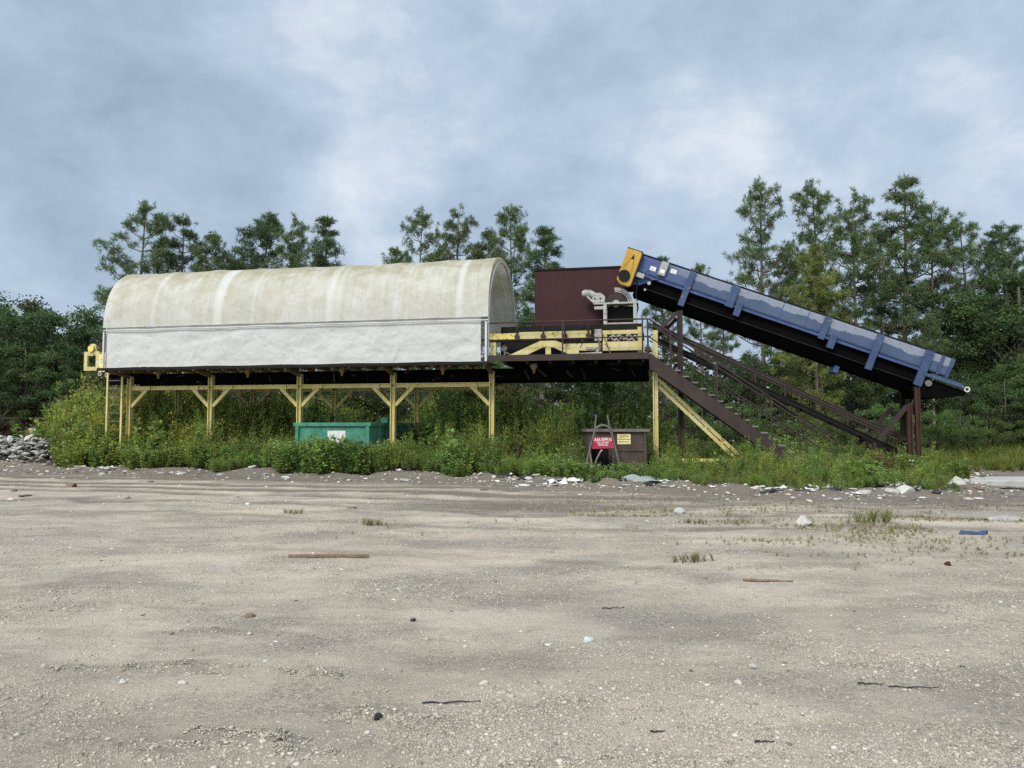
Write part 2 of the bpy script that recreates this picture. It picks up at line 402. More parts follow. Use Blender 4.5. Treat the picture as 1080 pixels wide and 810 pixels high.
    obj('ground', np_mesh('ground', V, F, mt, smooth=True, attrs={'soil': soil, 'ridge': np.minimum(ridge(V[:, 0], V[:, 1]), 1)}), kind='structure')
ground()

# ------------------------------------------------------------------ instancing helper (numpy) for stuff
def scatter(tmpls, pts, scale, rz, tilt=0, cmul=None):
    """merge template meshes (V,F,C) at pts; returns V,F,C"""
    Vs, Fs, Cs = [], [], []; base = 0
    which = npr.integers(0, len(tmpls), len(pts))
    for k, (tv, tf, tc) in enumerate(tmpls):
        idx = np.where(which == k)[0]
        if not len(idx): continue
        n = len(idx); sc = scale[idx]; sc = sc[:, None] if sc.ndim == 1 else sc
        P = tv[None] * sc[:, None, :]
        if tilt:
            ax = npr.normal(0, tilt, n); ay = npr.normal(0, tilt, n)
            P = P.copy(); P[:, :, 0] += P[:, :, 2] * ax[:, None]; P[:, :, 1] += P[:, :, 2] * ay[:, None]
        c, s_ = np.cos(rz[idx])[:, None], np.sin(rz[idx])[:, None]
        X = P[:, :, 0] * c - P[:, :, 1] * s_; Y = P[:, :, 0] * s_ + P[:, :, 1] * c
        Q = np.stack([X, Y, P[:, :, 2]], 2) + pts[idx][:, None, :]
        Vs.append(Q.reshape(-1, 3))
        Fs.append((tf[None] + (np.arange(n) * len(tv))[:, None, None] + base).reshape(-1, tf.shape[1])); base += n * len(tv)
        cc = np.broadcast_to(tc[None], (n, len(tv), 3))
        if cmul is not None: cc = cc * cmul[idx][:, None, :]
        Cs.append(cc.reshape(-1, 3))
    return np.concatenate(Vs), np.concatenate(Fs), np.concatenate(Cs)

ICO_V = None
def ico():
    t = (1 + 5 ** .5) / 2
    v = np.array([(-1, t, 0), (1, t, 0), (-1, -t, 0), (1, -t, 0), (0, -1, t), (0, 1, t), (0, -1, -t), (0, 1, -t), (t, 0, -1), (t, 0, 1), (-t, 0, -1), (-t, 0, 1)], float)
    v /= np.linalg.norm(v[0])
    f = np.array([(0, 11, 5), (0, 5, 1), (0, 1, 7), (0, 7, 10), (0, 10, 11), (1, 5, 9), (5, 11, 4), (11, 10, 2), (10, 7, 6), (7, 1, 8), (3, 9, 4), (3, 4, 2), (3, 2, 6), (3, 6, 8), (3, 8, 9), (4, 9, 5), (2, 4, 11), (6, 2, 10), (8, 6, 7), (9, 8, 1)])
    return v, f
def stone_tmpl():
    v, f = ico()
    v = v * npr.uniform(.65, 1.15, (12, 1)) * np.array([npr.uniform(.8, 1.2), npr.uniform(.6, 1), npr.uniform(.35, .6)])
    v[:, 2] += .15
    return v, f, np.ones((12, 3))
def col_mat(name, rough=.9):
    m, nt, b = new_mat(name)
    at = N(nt, 'ShaderNodeAttribute', attribute_name='col')
    c = mix(nt, math_n(nt, 'MULTIPLY', noise(nt, 60, 4, .7, coords(nt)), .5), at.outputs['Color'], (.2, .17, .13))
    nt.links.new(c, b.inputs['Base Color']); b.inputs['Roughness'].default_value = rough; b.inputs['Specular IOR Level'].default_value = .2
    return m
M['stone'] = col_mat('gravel_stones'); M['scrap'] = col_mat('small_scraps', .6)
def pebble_tmpl():
    v = np.array([(1, 0, 0), (0, 1, 0), (-1, 0, 0), (0, -1, 0), (0, 0, 1), (0, 0, -.4)]) * npr.uniform(.7, 1.2, (6, 1)) + npr.normal(0, .15, (6, 3))
    v = v * np.array([1, .8, .6]); f = np.array([(0, 1, 4), (1, 2, 4), (2, 3, 4), (3, 0, 4), (1, 0, 5), (2, 1, 5), (3, 2, 5), (0, 3, 5)])
    return v, f, np.ones((6, 3))
def gravel():
    pal = np.array([(.41, .365, .30), (.48, .435, .365), (.32, .284, .23), (.41, .335, .27), (.58, .56, .52), (.15, .14, .125)])
    Vs, Fs, Cs = [], [], []; base = 0
    for n, s0, sd, smax, lo, T in ((560000, .0040, .42, .013, .16, [pebble_tmpl() for _ in range(8)]), (70000, .0066, .45, .024, .02, [stone_tmpl() for _ in range(6)])):
        y = 1 / npr.uniform(.045, 1 / 3.0, n); x = npr.uniform(-.76, .76, n) * y
        d = fbm(x * .8, y * 1.1 + 7, 4); e = fbm(x * .35 + 30, y * 1.2, 3)
        keep = (npr.random(n) < np.clip((d * .6 + e * .4 - .42) * 5.0 + ridge(x, y) * 1.2, lo, 1)) & (y < edge_y(x) + .4)
        x, y = x[keep], y[keep]; n = len(x)
        sz = np.clip(np.exp(npr.normal(math.log(s0), sd, n)) * (.75 + .085 * y), .003, smax * (.8 + .06 * y))
        pts = np.stack([x, y, gh(x, y) - sz * .12], 1)
        cm = pal[npr.choice(6, n, p=[.36, .20, .25, .14, .015, .035])] * npr.uniform(.75, 1.12, (n, 1))
        V, F, C = scatter(T, pts, sz, npr.uniform(0, 6.28, n), 0, cm)
        Vs.append(V); Fs.append(F + base); Cs.append(C); base += len(V)
    obj('gravel', np_mesh('gravel', np.concatenate(Vs), np.concatenate(Fs), 'stone', np.concatenate(Cs)), kind='stuff')
gravel()
def litter_stuff():
    """tiny uncountable scraps strewn over the soil strip and the yard"""
    n = 2600
    x = npr.uniform(-26, 15, n); y = edge_y(x) - np.abs(npr.normal(0, 1.6, n)) + .5
    n2 = 900; y2 = 1 / npr.uniform(.045, .2, n2); x2 = npr.uniform(-.75, .75, n2) * y2
    x = np.concatenate([x, x2]); y = np.concatenate([y, y2]); n = len(x)
    k = (y < edge_y(x) + .5); x, y = x[k], y[k]; n = len(x)
    sz = np.exp(npr.normal(math.log(.022), .55, n)) * np.where(y > 15, 1.5, .7)
    sz = np.where(y > 15, np.clip(sz, .008, .11), np.clip(sz * .55, .005, .02))
    sc = np.stack([sz * npr.uniform(.8, 1.7, n), sz * npr.uniform(.6, 1, n), sz * npr.uniform(.5, 1.0, n)], 1)
    pal = np.array([(.58, .58, .56), (.42, .41, .385), (.05, .045, .04), (.20, .13, .09), (.62, .58, .5), (.12, .16, .22), (.3, .28, .25)])
    ci = npr.choice(7, n, p=[.26, .22, .16, .1, .1, .01, .15])
    pts = np.stack([x, y, gh(x, y)], 1)
    V, F, C = scatter([stone_tmpl() for _ in range(6)], pts, sc, npr.uniform(0, 6.28, n), .2, pal[ci] * npr.uniform(.8, 1.1, (n, 1)))
    obj('litter', np_mesh('litter', V, F, 'scrap', C), kind='stuff')
litter_stuff()
# ------------------------------------------------------------------ sorting platform
def platform():
    b = (-4.7, 2.4, 0); r = root('sorting_platform', *b, label='long raised steel sorting platform on yellow braced posts under the white canvas', cat='platform')
    mb = lambda: MB(b)
    us = [-14.38, -10.93, -7.34, -3.75, -.15]
    for v in (1.2, 3.6):
        for i, u in enumerate(us):
            if v > 2: u = [-14.0, -10.61, -7.08, -3.67, -.12][i]
            mb().ibeam((u, v, -.1), (u, v, 3.52), .19, .17, .03, (1, 0, 0)).build('post', 'post_yellow', r)
            for sg in (-1, 1):
                if (i == 0 and sg < 0): continue
                if v < 2 and i == 4 and sg > 0: continue
                k = mb().beam((u + sg * .085, v, 2.36), (u + sg * .74, v, 3.0), .11, .12); k.build('knee_brace', 'post_yellow', r)
                mb().prism([(u + sg * .60, 2.985), (u + sg * .90, 2.985), (u + sg * .90, 3.10), (u + sg * .52, 3.10), (u + sg * .52, 2.90)], v - .075, v - .063).build('gusset', 'post_yellow', r)
            # cantilever bracket out to the walkway edge
            ve = .08 if v < 2 else 4.72
            mb().beam((u, v, 3.47), (u, ve, 3.69), .09, .13).build('bracket', 'joist', r)
        mb().ibeam((us[0] + .1, v, 3.06), (us[-1] + (.0 if v < 2 else .35), v, 3.06), .12, .15, .03).build('beam', 'post_yellow', r)
    # main girders under the belt
    for v in (1.42, 3.3):
        mb().ibeam((-15.6, v, 3.42), (5.15, v, 3.42), .2, .40, .035).build('girder', 'near_black', r)
    for u in np.arange(-15.2, 5.1, .9):
        pass
    k = mb()
    for u in np.arange(-15.2, 5.1, 1.2): k.beam((u, 1.53, 3.36), (u, 3.19, 3.36), .1, .12)
    k.build('cross_member', 'near_black', r)
    # belt return pan between the girders
    mb().box(-15.4, 5.1, 1.56, 3.16, 3.50, 3.53).build('belt_pan', 'near_black', r)
    g = random.Random(4)
    for i in range(26):
        u = -14.6 + i * .77 + g.uniform(-.2, .2)
        mb().tube([(u, 1.2 + g.uniform(-.3, .1), 3.3 + g.uniform(-.1, .3)), (u + g.uniform(-.2, .3), 1.36, 3.3 + g.uniform(-.1, .3))], g.uniform(.02, .05), 8).build('idler_end', g.choice(['black', 'brown']), r)
    # plank walkways left of the open end: boards with joists below
    for v0, v1 in ((.03, 1.28), (3.5, 4.77)):
        mb().box(-14.75, -.02, v0, v1, 3.70, 3.745).build('walkway', 'joist', r)
        k = mb()
        for u in np.arange(-14.6, -.2, .6): k.box(u, u + .05, v0 + .05, v1 - .15, 3.60, 3.697)
        k.build('joist', 'joist', r)
    mb().box(-14.85, -.02, -.03, .027, 3.66, 3.76).build('edge_angle', 'black', r)
    # brown channel deck of the open right hand end
    mb().box(.0, 5.2, .06, 4.74, 3.90, 3.93).build('deck', 'brown', r)
    k = mb(); k.box(-.02, 5.22, 0, .055, 3.75, 3.955).box(-.02, 5.22, 4.745, 4.8, 3.75, 3.955).box(5.165, 5.22, .058, 4.742, 3.75, 3.955)
    k.build('edge_channel', 'brown', r)
    k = mb()
    for u in np.arange(.5, 5.1, .75): k.box(u, u + .08, .07, 4.73, 3.66, 3.895)
    k.build('deck_joist', 'black', r)
    # small yellow funnels under the walkway
    for u in (-12.75, -9.1, -5.45, -1.75, 1.42):
        f = mb().tube([(u, .62, 3.70), (u, .62, 3.60), (u, .62, 3.50), (u, .62, 3.47), (u, .62, 3.38)], [.13, .13, .07, .045, .04], 12)
        f.build('funnel', 'joist', r)
    # railing of the open end, near and far
    def rail(v, u0, u1, posts):
        k = mb()
        k.tube([(u0, v, 5.03), (u1, v, 5.03)], .026).tube([(u0, v, 4.46), (u1, v, 4.46)], .021)
        q = k.build('railing', 'brown', r)
        for u in posts: mb().beam((u, v, 3.955), (u, v, 5.03), .045, .05, (1, 0, 0)).build('railing_post', 'brown', q)
    rail(.03, .0, 5.2, (2.47, 5.03, 5.19))
    rail(4.77, -.2, 5.2, (.1, 1.8, 3.5, 5.1))
    rail(4.72, -14.5, -.3, (-14, -10.5, -7, -3.5))
platform()

# ------------------------------------------------------------------ canvas cover
def cover():
    b = (-7.3, 2.4, 3.75); r = root('canvas_cover', *b, label='long white barrel-shaped canvas cover, mildew stained, over the sorting platform', cat='canvas cover')
    u = np.linspace(-14.62, .0, 240); t = np.linspace(R(176.8), R(-2.5), 72)
    U, T = np.meshgrid(u, t, indexing='ij')
    hoop = np.abs(((U + .0) / 1.83) % 1 - .5) * 2                 # 1 at a hoop, 0 midway
    sag = .028 * (1 - hoop ** 2) + .02 * (fbm(U * 1.1, T * 2.2) - .47) + .014 * (fbm(U * 4, T * 3 + 9) - .47)
    sag = sag + .012 * np.exp(-((np.abs(((U) / 1.83) % 1 - .5) - .5) * 1.83 / .05) ** 2) * -1.0
    lift = .05 * np.sin(np.clip((U + 14.62) / 14.62, 0, 1) * math.pi * 2.3) * .4
    ct = np.sign(np.cos(T)) * np.abs(np.cos(T)) ** np.where(np.cos(T) < 0, .80, .95); st_ = np.sign(np.sin(T)) * np.abs(np.sin(T)) ** np.where(np.cos(T) < 0, .80, .95)
    Vv = 2.4 + (2.44 - sag) * ct; Z = 4.98 + (2.65 - sag + lift) * st_
    Z = np.where(np.cos(T) < -.985, Z + .0, Z)
    P = np.stack([U - b[0], Vv - b[1], Z - b[2]], 2).reshape(-1, 3)
    n = len(t); i = np.arange((len(u) - 1) * n).reshape(-1, n)[:, :-1].ravel()
    F = np.stack([i, i + 1, i + 1 + n, i + n], 1)
    arc = 1 - np.abs(T - R(88)) / R(89)
    o = obj('upper_sheet', np_mesh('upper_sheet', P, F, 'canvas_top', smooth=True, attrs={'arc': arc.ravel()}), r)
    # hem of the upper sheet, folded over a rope
    MB(b).tube([(x, -.036 + .006 * math.sin(x * 3), 5.135 + .01 * math.sin(x * 2.1)) for x in np.linspace(-14.62, 0, 60)], .022, 6).build('hem', 'canvas_skirt', r)
    # skirt
    u = np.linspace(-14.5, -.27, 220); z = np.linspace(3.77, 5.24, 40)
    U, Z = np.meshgrid(u, z, indexing='ij')
    wr = .09 * (fbm(U * .9, Z * 1.7 + 3) - .47) + .06 * (fbm(U * 2.6 + Z * 1.3, Z * 2.4 - U * .8) - .47)
    for us in (-10.9, -6.9, -3.3):
        wr = wr - .035 * np.exp(-((U - us - .12 * np.sin(Z * 4 + us)) / .07) ** 2) * np.clip((5.15 - Z) / 1.0, 0, 1)
    wr = wr * np.clip((5.2 - Z) / .3, .15, 1) * np.clip((Z - 3.75) / .25, .3, 1)
    Vv = .045 + wr
    Z2 = Z + .012 * np.sin(U * 2.3) * (Z < 3.9)
    P = np.stack([U - b[0], Vv - b[1], Z2 - b[2]], 2).reshape(-1, 3)
    n = len(z); i = np.arange((len(u) - 1) * n).reshape(-1, n)[:, :-1].ravel()
    F = np.stack([i, i + n, i + 1 + n, i + 1], 1)
    o = obj('skirt', np_mesh('skirt', P, F, 'canvas_skirt', smooth=True, attrs={'arc': ((Z - 3.75) / 3.5).ravel()}), r)
    MB(b).tube([(x, .045, 3.78 + .012 * math.sin(x * 2.3)) for x in np.linspace(-14.5, -.27, 60)], .014, 6).build('hem', 'canvas_skirt', r)
    # hoops
    for k in range(9):
        uu = -14.6 + k * (14.57 / 8)
        pts = [(uu, .14, 3.76), (uu, .14, 4.9)] + [(uu, 2.4 + 2.28 * math.cos(t), 4.98 + 2.55 * math.sin(t)) for t in np.linspace(R(175), R(5), 28)] + [(uu, 4.72, 4.9), (uu, 4.72, 3.76)]
        MB(b).tube(pts, .03, 6).build('hoop', 'white', r)
    # white end post and lashing straps at the open end
    k = MB(b); k.box(-.12, -.05, -.02, .05, 3.77, 5.1); k.box(-.27, -.05, -.02, .05, 3.70, 3.765); k.build('end_post', 'white', r)
    k = MB(b)
    for z0 in (4.02, 4.25, 4.6, 4.86, 5.05): MB(b).beam((-.28, .02, z0), (-.12, .02, z0 + .03), .012, .025).build('lashing', 'pipe', r)
    k = MB(b); k.box(-14.64, -14.58, -.02, .04, 3.77, 5.1); k.box(-14.9, -14.6, -.02, .04, 3.95, 4.02); k.build('end_post', 'white', r)
cover()

# ------------------------------------------------------------------ yellow frame of the sorting belt (open end)
def belt_frame():
    b = (2.5, .8, 3.93); r = root('belt_conveyor', *b, label='yellow steel belt conveyor frame on the open deck below the maroon hopper', cat='conveyor')
    mb = lambda: MB(b)
    mb().box(-.05, .93, .40, .50, 4.50, 4.72).build('side_beam', 'yellow_rusty', r)
    mb().box(.95, 3.35, .40, .50, 4.52, 4.75).build('side_beam', 'yellow', r)
    mb().box(-.05, 3.45, .37, .52, 4.44, 4.497).build('lower_flange', 'black', r)
    mb().box(-.02, .17, .39, .52, 3.935, 4.44).build('end_post', 'yellow', r)
    pk = [(.52, 3.94), (1.62, 4.42), (2.26, 4.42), (3.05, 4.05), (4.9, 4.05), (4.9, 4.0), (3.3, 3.94), (2.75, 3.94), (2.17, 4.19), (1.72, 4.19), (1.1, 3.94)]
    pk = [(.55, 3.94), (1.68, 4.43), (2.2, 4.43), (2.95, 4.12), (3.0, 3.94), (2.7, 3.94), (2.12, 4.21), (1.76, 4.21), (1.16, 3.94)]
    mb().prism(pk, .30, .36).build('chevron_brace', 'yellow', r)
    mb().box(1.86, 2.04, .31, .37, 3.94, 4.206).build('stub_post', 'yellow', r)
    mb().prism([(2.96, 4.10), (2.5, 4.33), (3.68, 4.33), (3.68, 4.08), (3.3, 4.08)], .42, .5).build('lower_beam', 'yellow', r)
    mb().prism([(3.02, 3.94), (3.0, 4.0), (3.72, 4.03), (3.72, 3.94)], .28, .34).build('foot_plate', 'pinkgrey', r)
    mb().box(3.74, 5.08, .36, .46, 4.07, 4.36).build('lower_beam', 'yellow', r)
    mb().box(3.72, 5.06, .50, .58, 4.62, 4.75).build('upper_beam', 'yellow', r)
    for u in (3.74, 4.86): mb().box(u, u + .13, .47, .57, 3.94 if u > 4 else 4.37, 4.84 if u > 4 else 4.615).build('end_post', 'yellow', r)
    mb().beam((5.0, .42, 4.1), (5.08, .3, 3.94), .07, .07).build('foot_bracket', 'pinkgrey', r)
    k = mb(); k.box(.2, 5.0, 1.0, 1.04, 3.94, 5.02); k.box(.2, 5.0, 3.2, 3.24, 3.94, 5.02); k.box(.2, 5.0, 1.045, 3.195, 4.3, 4.33)
    k.build('trough', 'black', r)
    for i, u in enumerate((.9, 1.78, 2.5, 3.28)):
        q = mb().tube([(u, .33, 4.60), (u, .33, 5.0)], .028, 8).build('idler_hanger', 'brown', r)
        mb().disc((u, 4.58), .085, .28, .375, 14).build('idler_disc', 'brown', q)
    # rusty bits and hose clutter
    k = mb(); k.tube([(2.7, .5, 4.40), (2.95, .42, 4.48), (3.1, .40, 4.40), (3.0, .40, 4.2)], .018); k.tube([(3.45, .4, 4.6), (3.62, .34, 4.4), (3.66, .33, 4.1), (3.55, .3, 3.95)], .03)
    k.tube([(3.75, .33, 4.6), (3.85, .33, 4.35), (4.0, .28, 3.95)], .018)
    k.build('hose', 'pipe', r)
    k = mb(); k.box(3.48, 3.70, .36, .52, 4.40, 4.78); k.box(3.2, 3.6, .33, .41, 4.12, 4.2); k.box(3.52, 3.64, .33, .40, 3.94, 4.16); k.build('bearing_block', 'pinkgrey', r)
    k = mb()
    for q in range(9):
        a = 3.9 + q * .1; z = 4.47 + .07 * math.sin(q * 2.4); k.tube([(a, .42, z), (a + .09, .40, z + .05), (a + .16, .44, z - .03)], .035, 6)
    k.build('chain', 'pinkgrey', r)
    k = mb(); k.beam((.3, .6, 4.2), (.75, .55, 3.95), .03, .04); k.disc((.42, 4.25), .1, .54, .62, 12); k.beam((.42, .6, 4.2), (.44, .6, 3.94), .06, .06)
    k.build('roller_bracket', 'pipe', r)
belt_frame()

# ------------------------------------------------------------------ maroon hopper, drive stand, motor, pulley
def hopper():
    b = (2.85, 2.9, 3.93); r = root('steel_hopper', *b, label='maroon box-shaped steel hopper standing on the open platform end', cat='hopper')
    k = MB(b); x0, x1, y0, y1, z0, z1 = 1.25, 4.42, 1.8, 4.1, 5.05, 7.08
    k.box(x0, x1, y0, y0 + .04, z0, z1).box(x0, x1, y1 - .04, y1, z0, z1).box(x0, x0 + .04, y0 + .042, y1 - .042, z0, z1).box(x1 - .04, x1, y0 + .042, y1 - .042, z0, 6.2)
    k.build('body', 'maroon', r)
    k = MB(b); k.box(x0 - .04, x1 + .04, y0 - .04, y0 + .03, z1 + .003, z1 + .06).box(x0 - .04, x1 + .04, y1 - .03, y1 + .04, z1 + .003, z1 + .06).box(x0 - .04, x0 + .03, y0 + .032, y1 - .032, z1 + .003, z1 + .06)
    k.build('rim', 'black', r)
    k = MB(b); k.box(x0 + .05, x1 - .05, y0 + .05, y1 - .05, z0 - .02, z0 - .004); k.build('floor_plate', 'black', r)
    for u in (x0 + .1, x1 - .15):
        for v in (y0 + .1, y1 - .1): MB(b).beam((u, v, 3.93), (u, v, z0 - .02), .1, .1).build('leg', 'black', r)
hopper()
def drive():
    b = (4.25, 1.35, 3.93); r = root('drive_stand', *b, label='pale grey steel stand carrying a motor in front of the maroon hopper', cat='machine stand')
    mb = lambda: MB(b)
    for u in (3.76, 4.76):
        for v in (1.18, 1.52): mb().beam((u, v, 3.93), (u, v, 5.72 if u < 4 else 5.86), .11, .11).build('leg', 'grey', r)
    k = mb(); k.box(3.38, 4.86, 1.12, 1.58, 5.72, 5.775); k.box(3.4, 3.75, 1.16, 1.56, 5.56, 5.66); k.build('top_plate', 'grey', r)
    mb().box(3.72, 4.8, 1.10, 1.23, 4.90, 5.08).build('lower_rail', 'pinkgrey', r)
    mb().box(3.84, 4.68, 1.60, 1.64, 4.95, 5.70).build('guard_sheet', 'black', r)
    # gear motor
    b2 = (3.45, 1.35, 5.775); q = root('gear_motor', *b2, label='small pale grey gear motor sitting on the stand by the hopper', cat='motor')
    k = MB(b2); k.prism([(3.32, 5.79), (3.74, 5.79), (3.76, 6.0), (3.62, 6.12), (3.42, 6.13), (3.33, 5.98)], 1.2, 1.5); k.build('gearbox', 'grey', q, bevel=.015)
    k = MB(b2); k.tube([(3.40, 1.35, 6.05), (3.28, 1.35, 6.12), (3.05, 1.35, 6.14), (2.97, 1.35, 6.14)], [.10, .125, .125, .085], 16); k.build('motor_body', 'grey', q)
    k = MB(b2)
    for i in range(7): k.tube([(3.06 + i * .03, 1.35, 6.14), (3.072 + i * .03, 1.35, 6.14)], .137, 16)
    k.build('cooling_fin', 'grey', q)
    k = MB(b2); k.beam((3.15, 1.25, 6.03), (3.38, 1.22, 5.80), .03, .06); k.build('torque_arm', 'grey', q)
    k = MB(b2); k.disc((3.42, 5.93), .03, 1.18, 1.21, 10).disc((3.6, 5.93), .03, 1.18, 1.21, 10); k.build('bolt', 'black', q)
    # big pulley
    b3 = (4.1, 1.68, 5.775); w = root('pulley_wheel', *b3, label='large pulley wheel with pale grey rim between hopper and blue conveyor', cat='pulley')
    c = (4.1, 5.80)
    MB(b3).disc(c, .57, 1.66, 1.72, 40, .41, -108, 96).build('rim', 'grey', w)
    MB(b3).disc(c, .47, 1.652, 1.715, 36, .45, -108, 96).build('rim_groove', 'pipe', w)
    MB(b3).disc(c, .405, 1.69, 1.74, 36).build('disc', 'brown', w)
    MB(b3).disc(c, .56, 1.68, 1.72, 36, .41, 97, 251).build('guard', 'maroon', w)
    k = MB(b3); k.disc(c, .13, 1.58, 1.68, 18); k.box(3.88, 4.34, 1.58, 1.66, 5.776, 5.84); k.build('hub_bearing', 'grey', w)
drive()

# ------------------------------------------------------------------ take-up frame, ladders at the left end
def takeup():
    b = (-16.6, 2.4, 3.6); r = root('take_up_frame', b[0] + .42, b[1], b[2], label='yellow belt take-up frame with pulleys jutting from the left platform end', cat='machine frame')
    mb = lambda: MB(b)
    k = mb(); z0, z1 = 3.80, 4.55; v = 1.5
    k.box(-17.15, -17.0, v, v + .1, z0, z1).box(-16.62, -16.45, v, v + .1, z0, z1).box(-16.998, -16.622, v, v + .1, z1 - .17, z1).box(-16.998, -16.622, v, v + .1, z0, z0 + .15)
    k.build('side_frame', 'yellow', r)
    k = mb(); v = 3.2
    k.box(-17.15, -17.0, v, v + .1, z0, z1).box(-16.62, -16.45, v, v + .1, z0, z1).box(-16.998, -16.622, v, v + .1, z1 - .17, z1).box(-16.998, -16.622, v, v + .1, z0, z0 + .15)
    k.build('side_frame', 'yellow', r)
    mb().box(-16.44, -16.15, 1.45, 3.3, 3.74, 4.5).build('end_plate', 'yellow_rusty', r)
    mb().box(-16.14, -15.4, 1.5, 3.2, 3.55, 3.95).build('belt_box', 'black', r)
    k = mb(); k.tube([(-16.8, 1.42, 4.66), (-16.8, 3.4, 4.66)], .13, 18); k.build('pulley', 'yellow_rusty', r)
    k = mb(); k.prism([(-17.0, 4.552), (-16.6, 4.552), (-16.66, 4.80), (-16.74, 4.86), (-16.86, 4.86), (-16.95, 4.78)], 1.52, 1.6); k.build('bearing_plate', 'yellow', r)
    k = mb(); k.tube([(-16.28, 1.4, 4.75), (-16.28, 3.3, 4.75)], .17, 18); k.build('tail_drum', 'brown', r)
    k = mb(); k.disc((-16.05, 3.62), .11, 1.46, 1.56, 16, .05); k.disc((-16.4, 3.66), .09, 1.47, 1.57, 16, .04); k.build('chain_ring', 'pinkgrey', r)
    k = mb(); k.tube([(-15.9, 1.45, 3.9), (-15.5, 1.4, 3.75), (-15.2, 1.4, 3.8)], .04); k.build('arm', 'pinkgrey', r)
    k = mb(); k.box(-15.55, -15.3, 1.35, 1.5, 4.1, 5.0); k.build('switch_box', 'pinkgrey', r)
takeup()
def ladder(b, u0, u1, v, z1, lab, lean=0):
    r = root('ladder', *b, label=lab, cat='ladder', group='ladders of the platform')
    for u in (u0, u1): MB(b).beam((u, v - lean, -.05), (u, v, z1), .07, .05, (0, 1, 0)).build('rail', 'post_yellow', r)
    n = 11
    for i in range(n):
        z = .25 + i * .31
        if z > z1 - .1: break
        vv = v - lean * (1 - z / z1)
        MB(b).tube([(u0 + .028, vv, z), (u1 - .028, vv, z)], .018, 8).build('rung', 'pipe', r)
ladder((-14.8, .9, 0), -15.13, -14.50, .9, 3.66, 'yellow ladder at the left end of the platform beside the first post')
ladder((-13.9, 4.9, 0), -13.95, -13.4, 4.9, 3.66, 'second yellow ladder, behind the platform between the two left front posts')

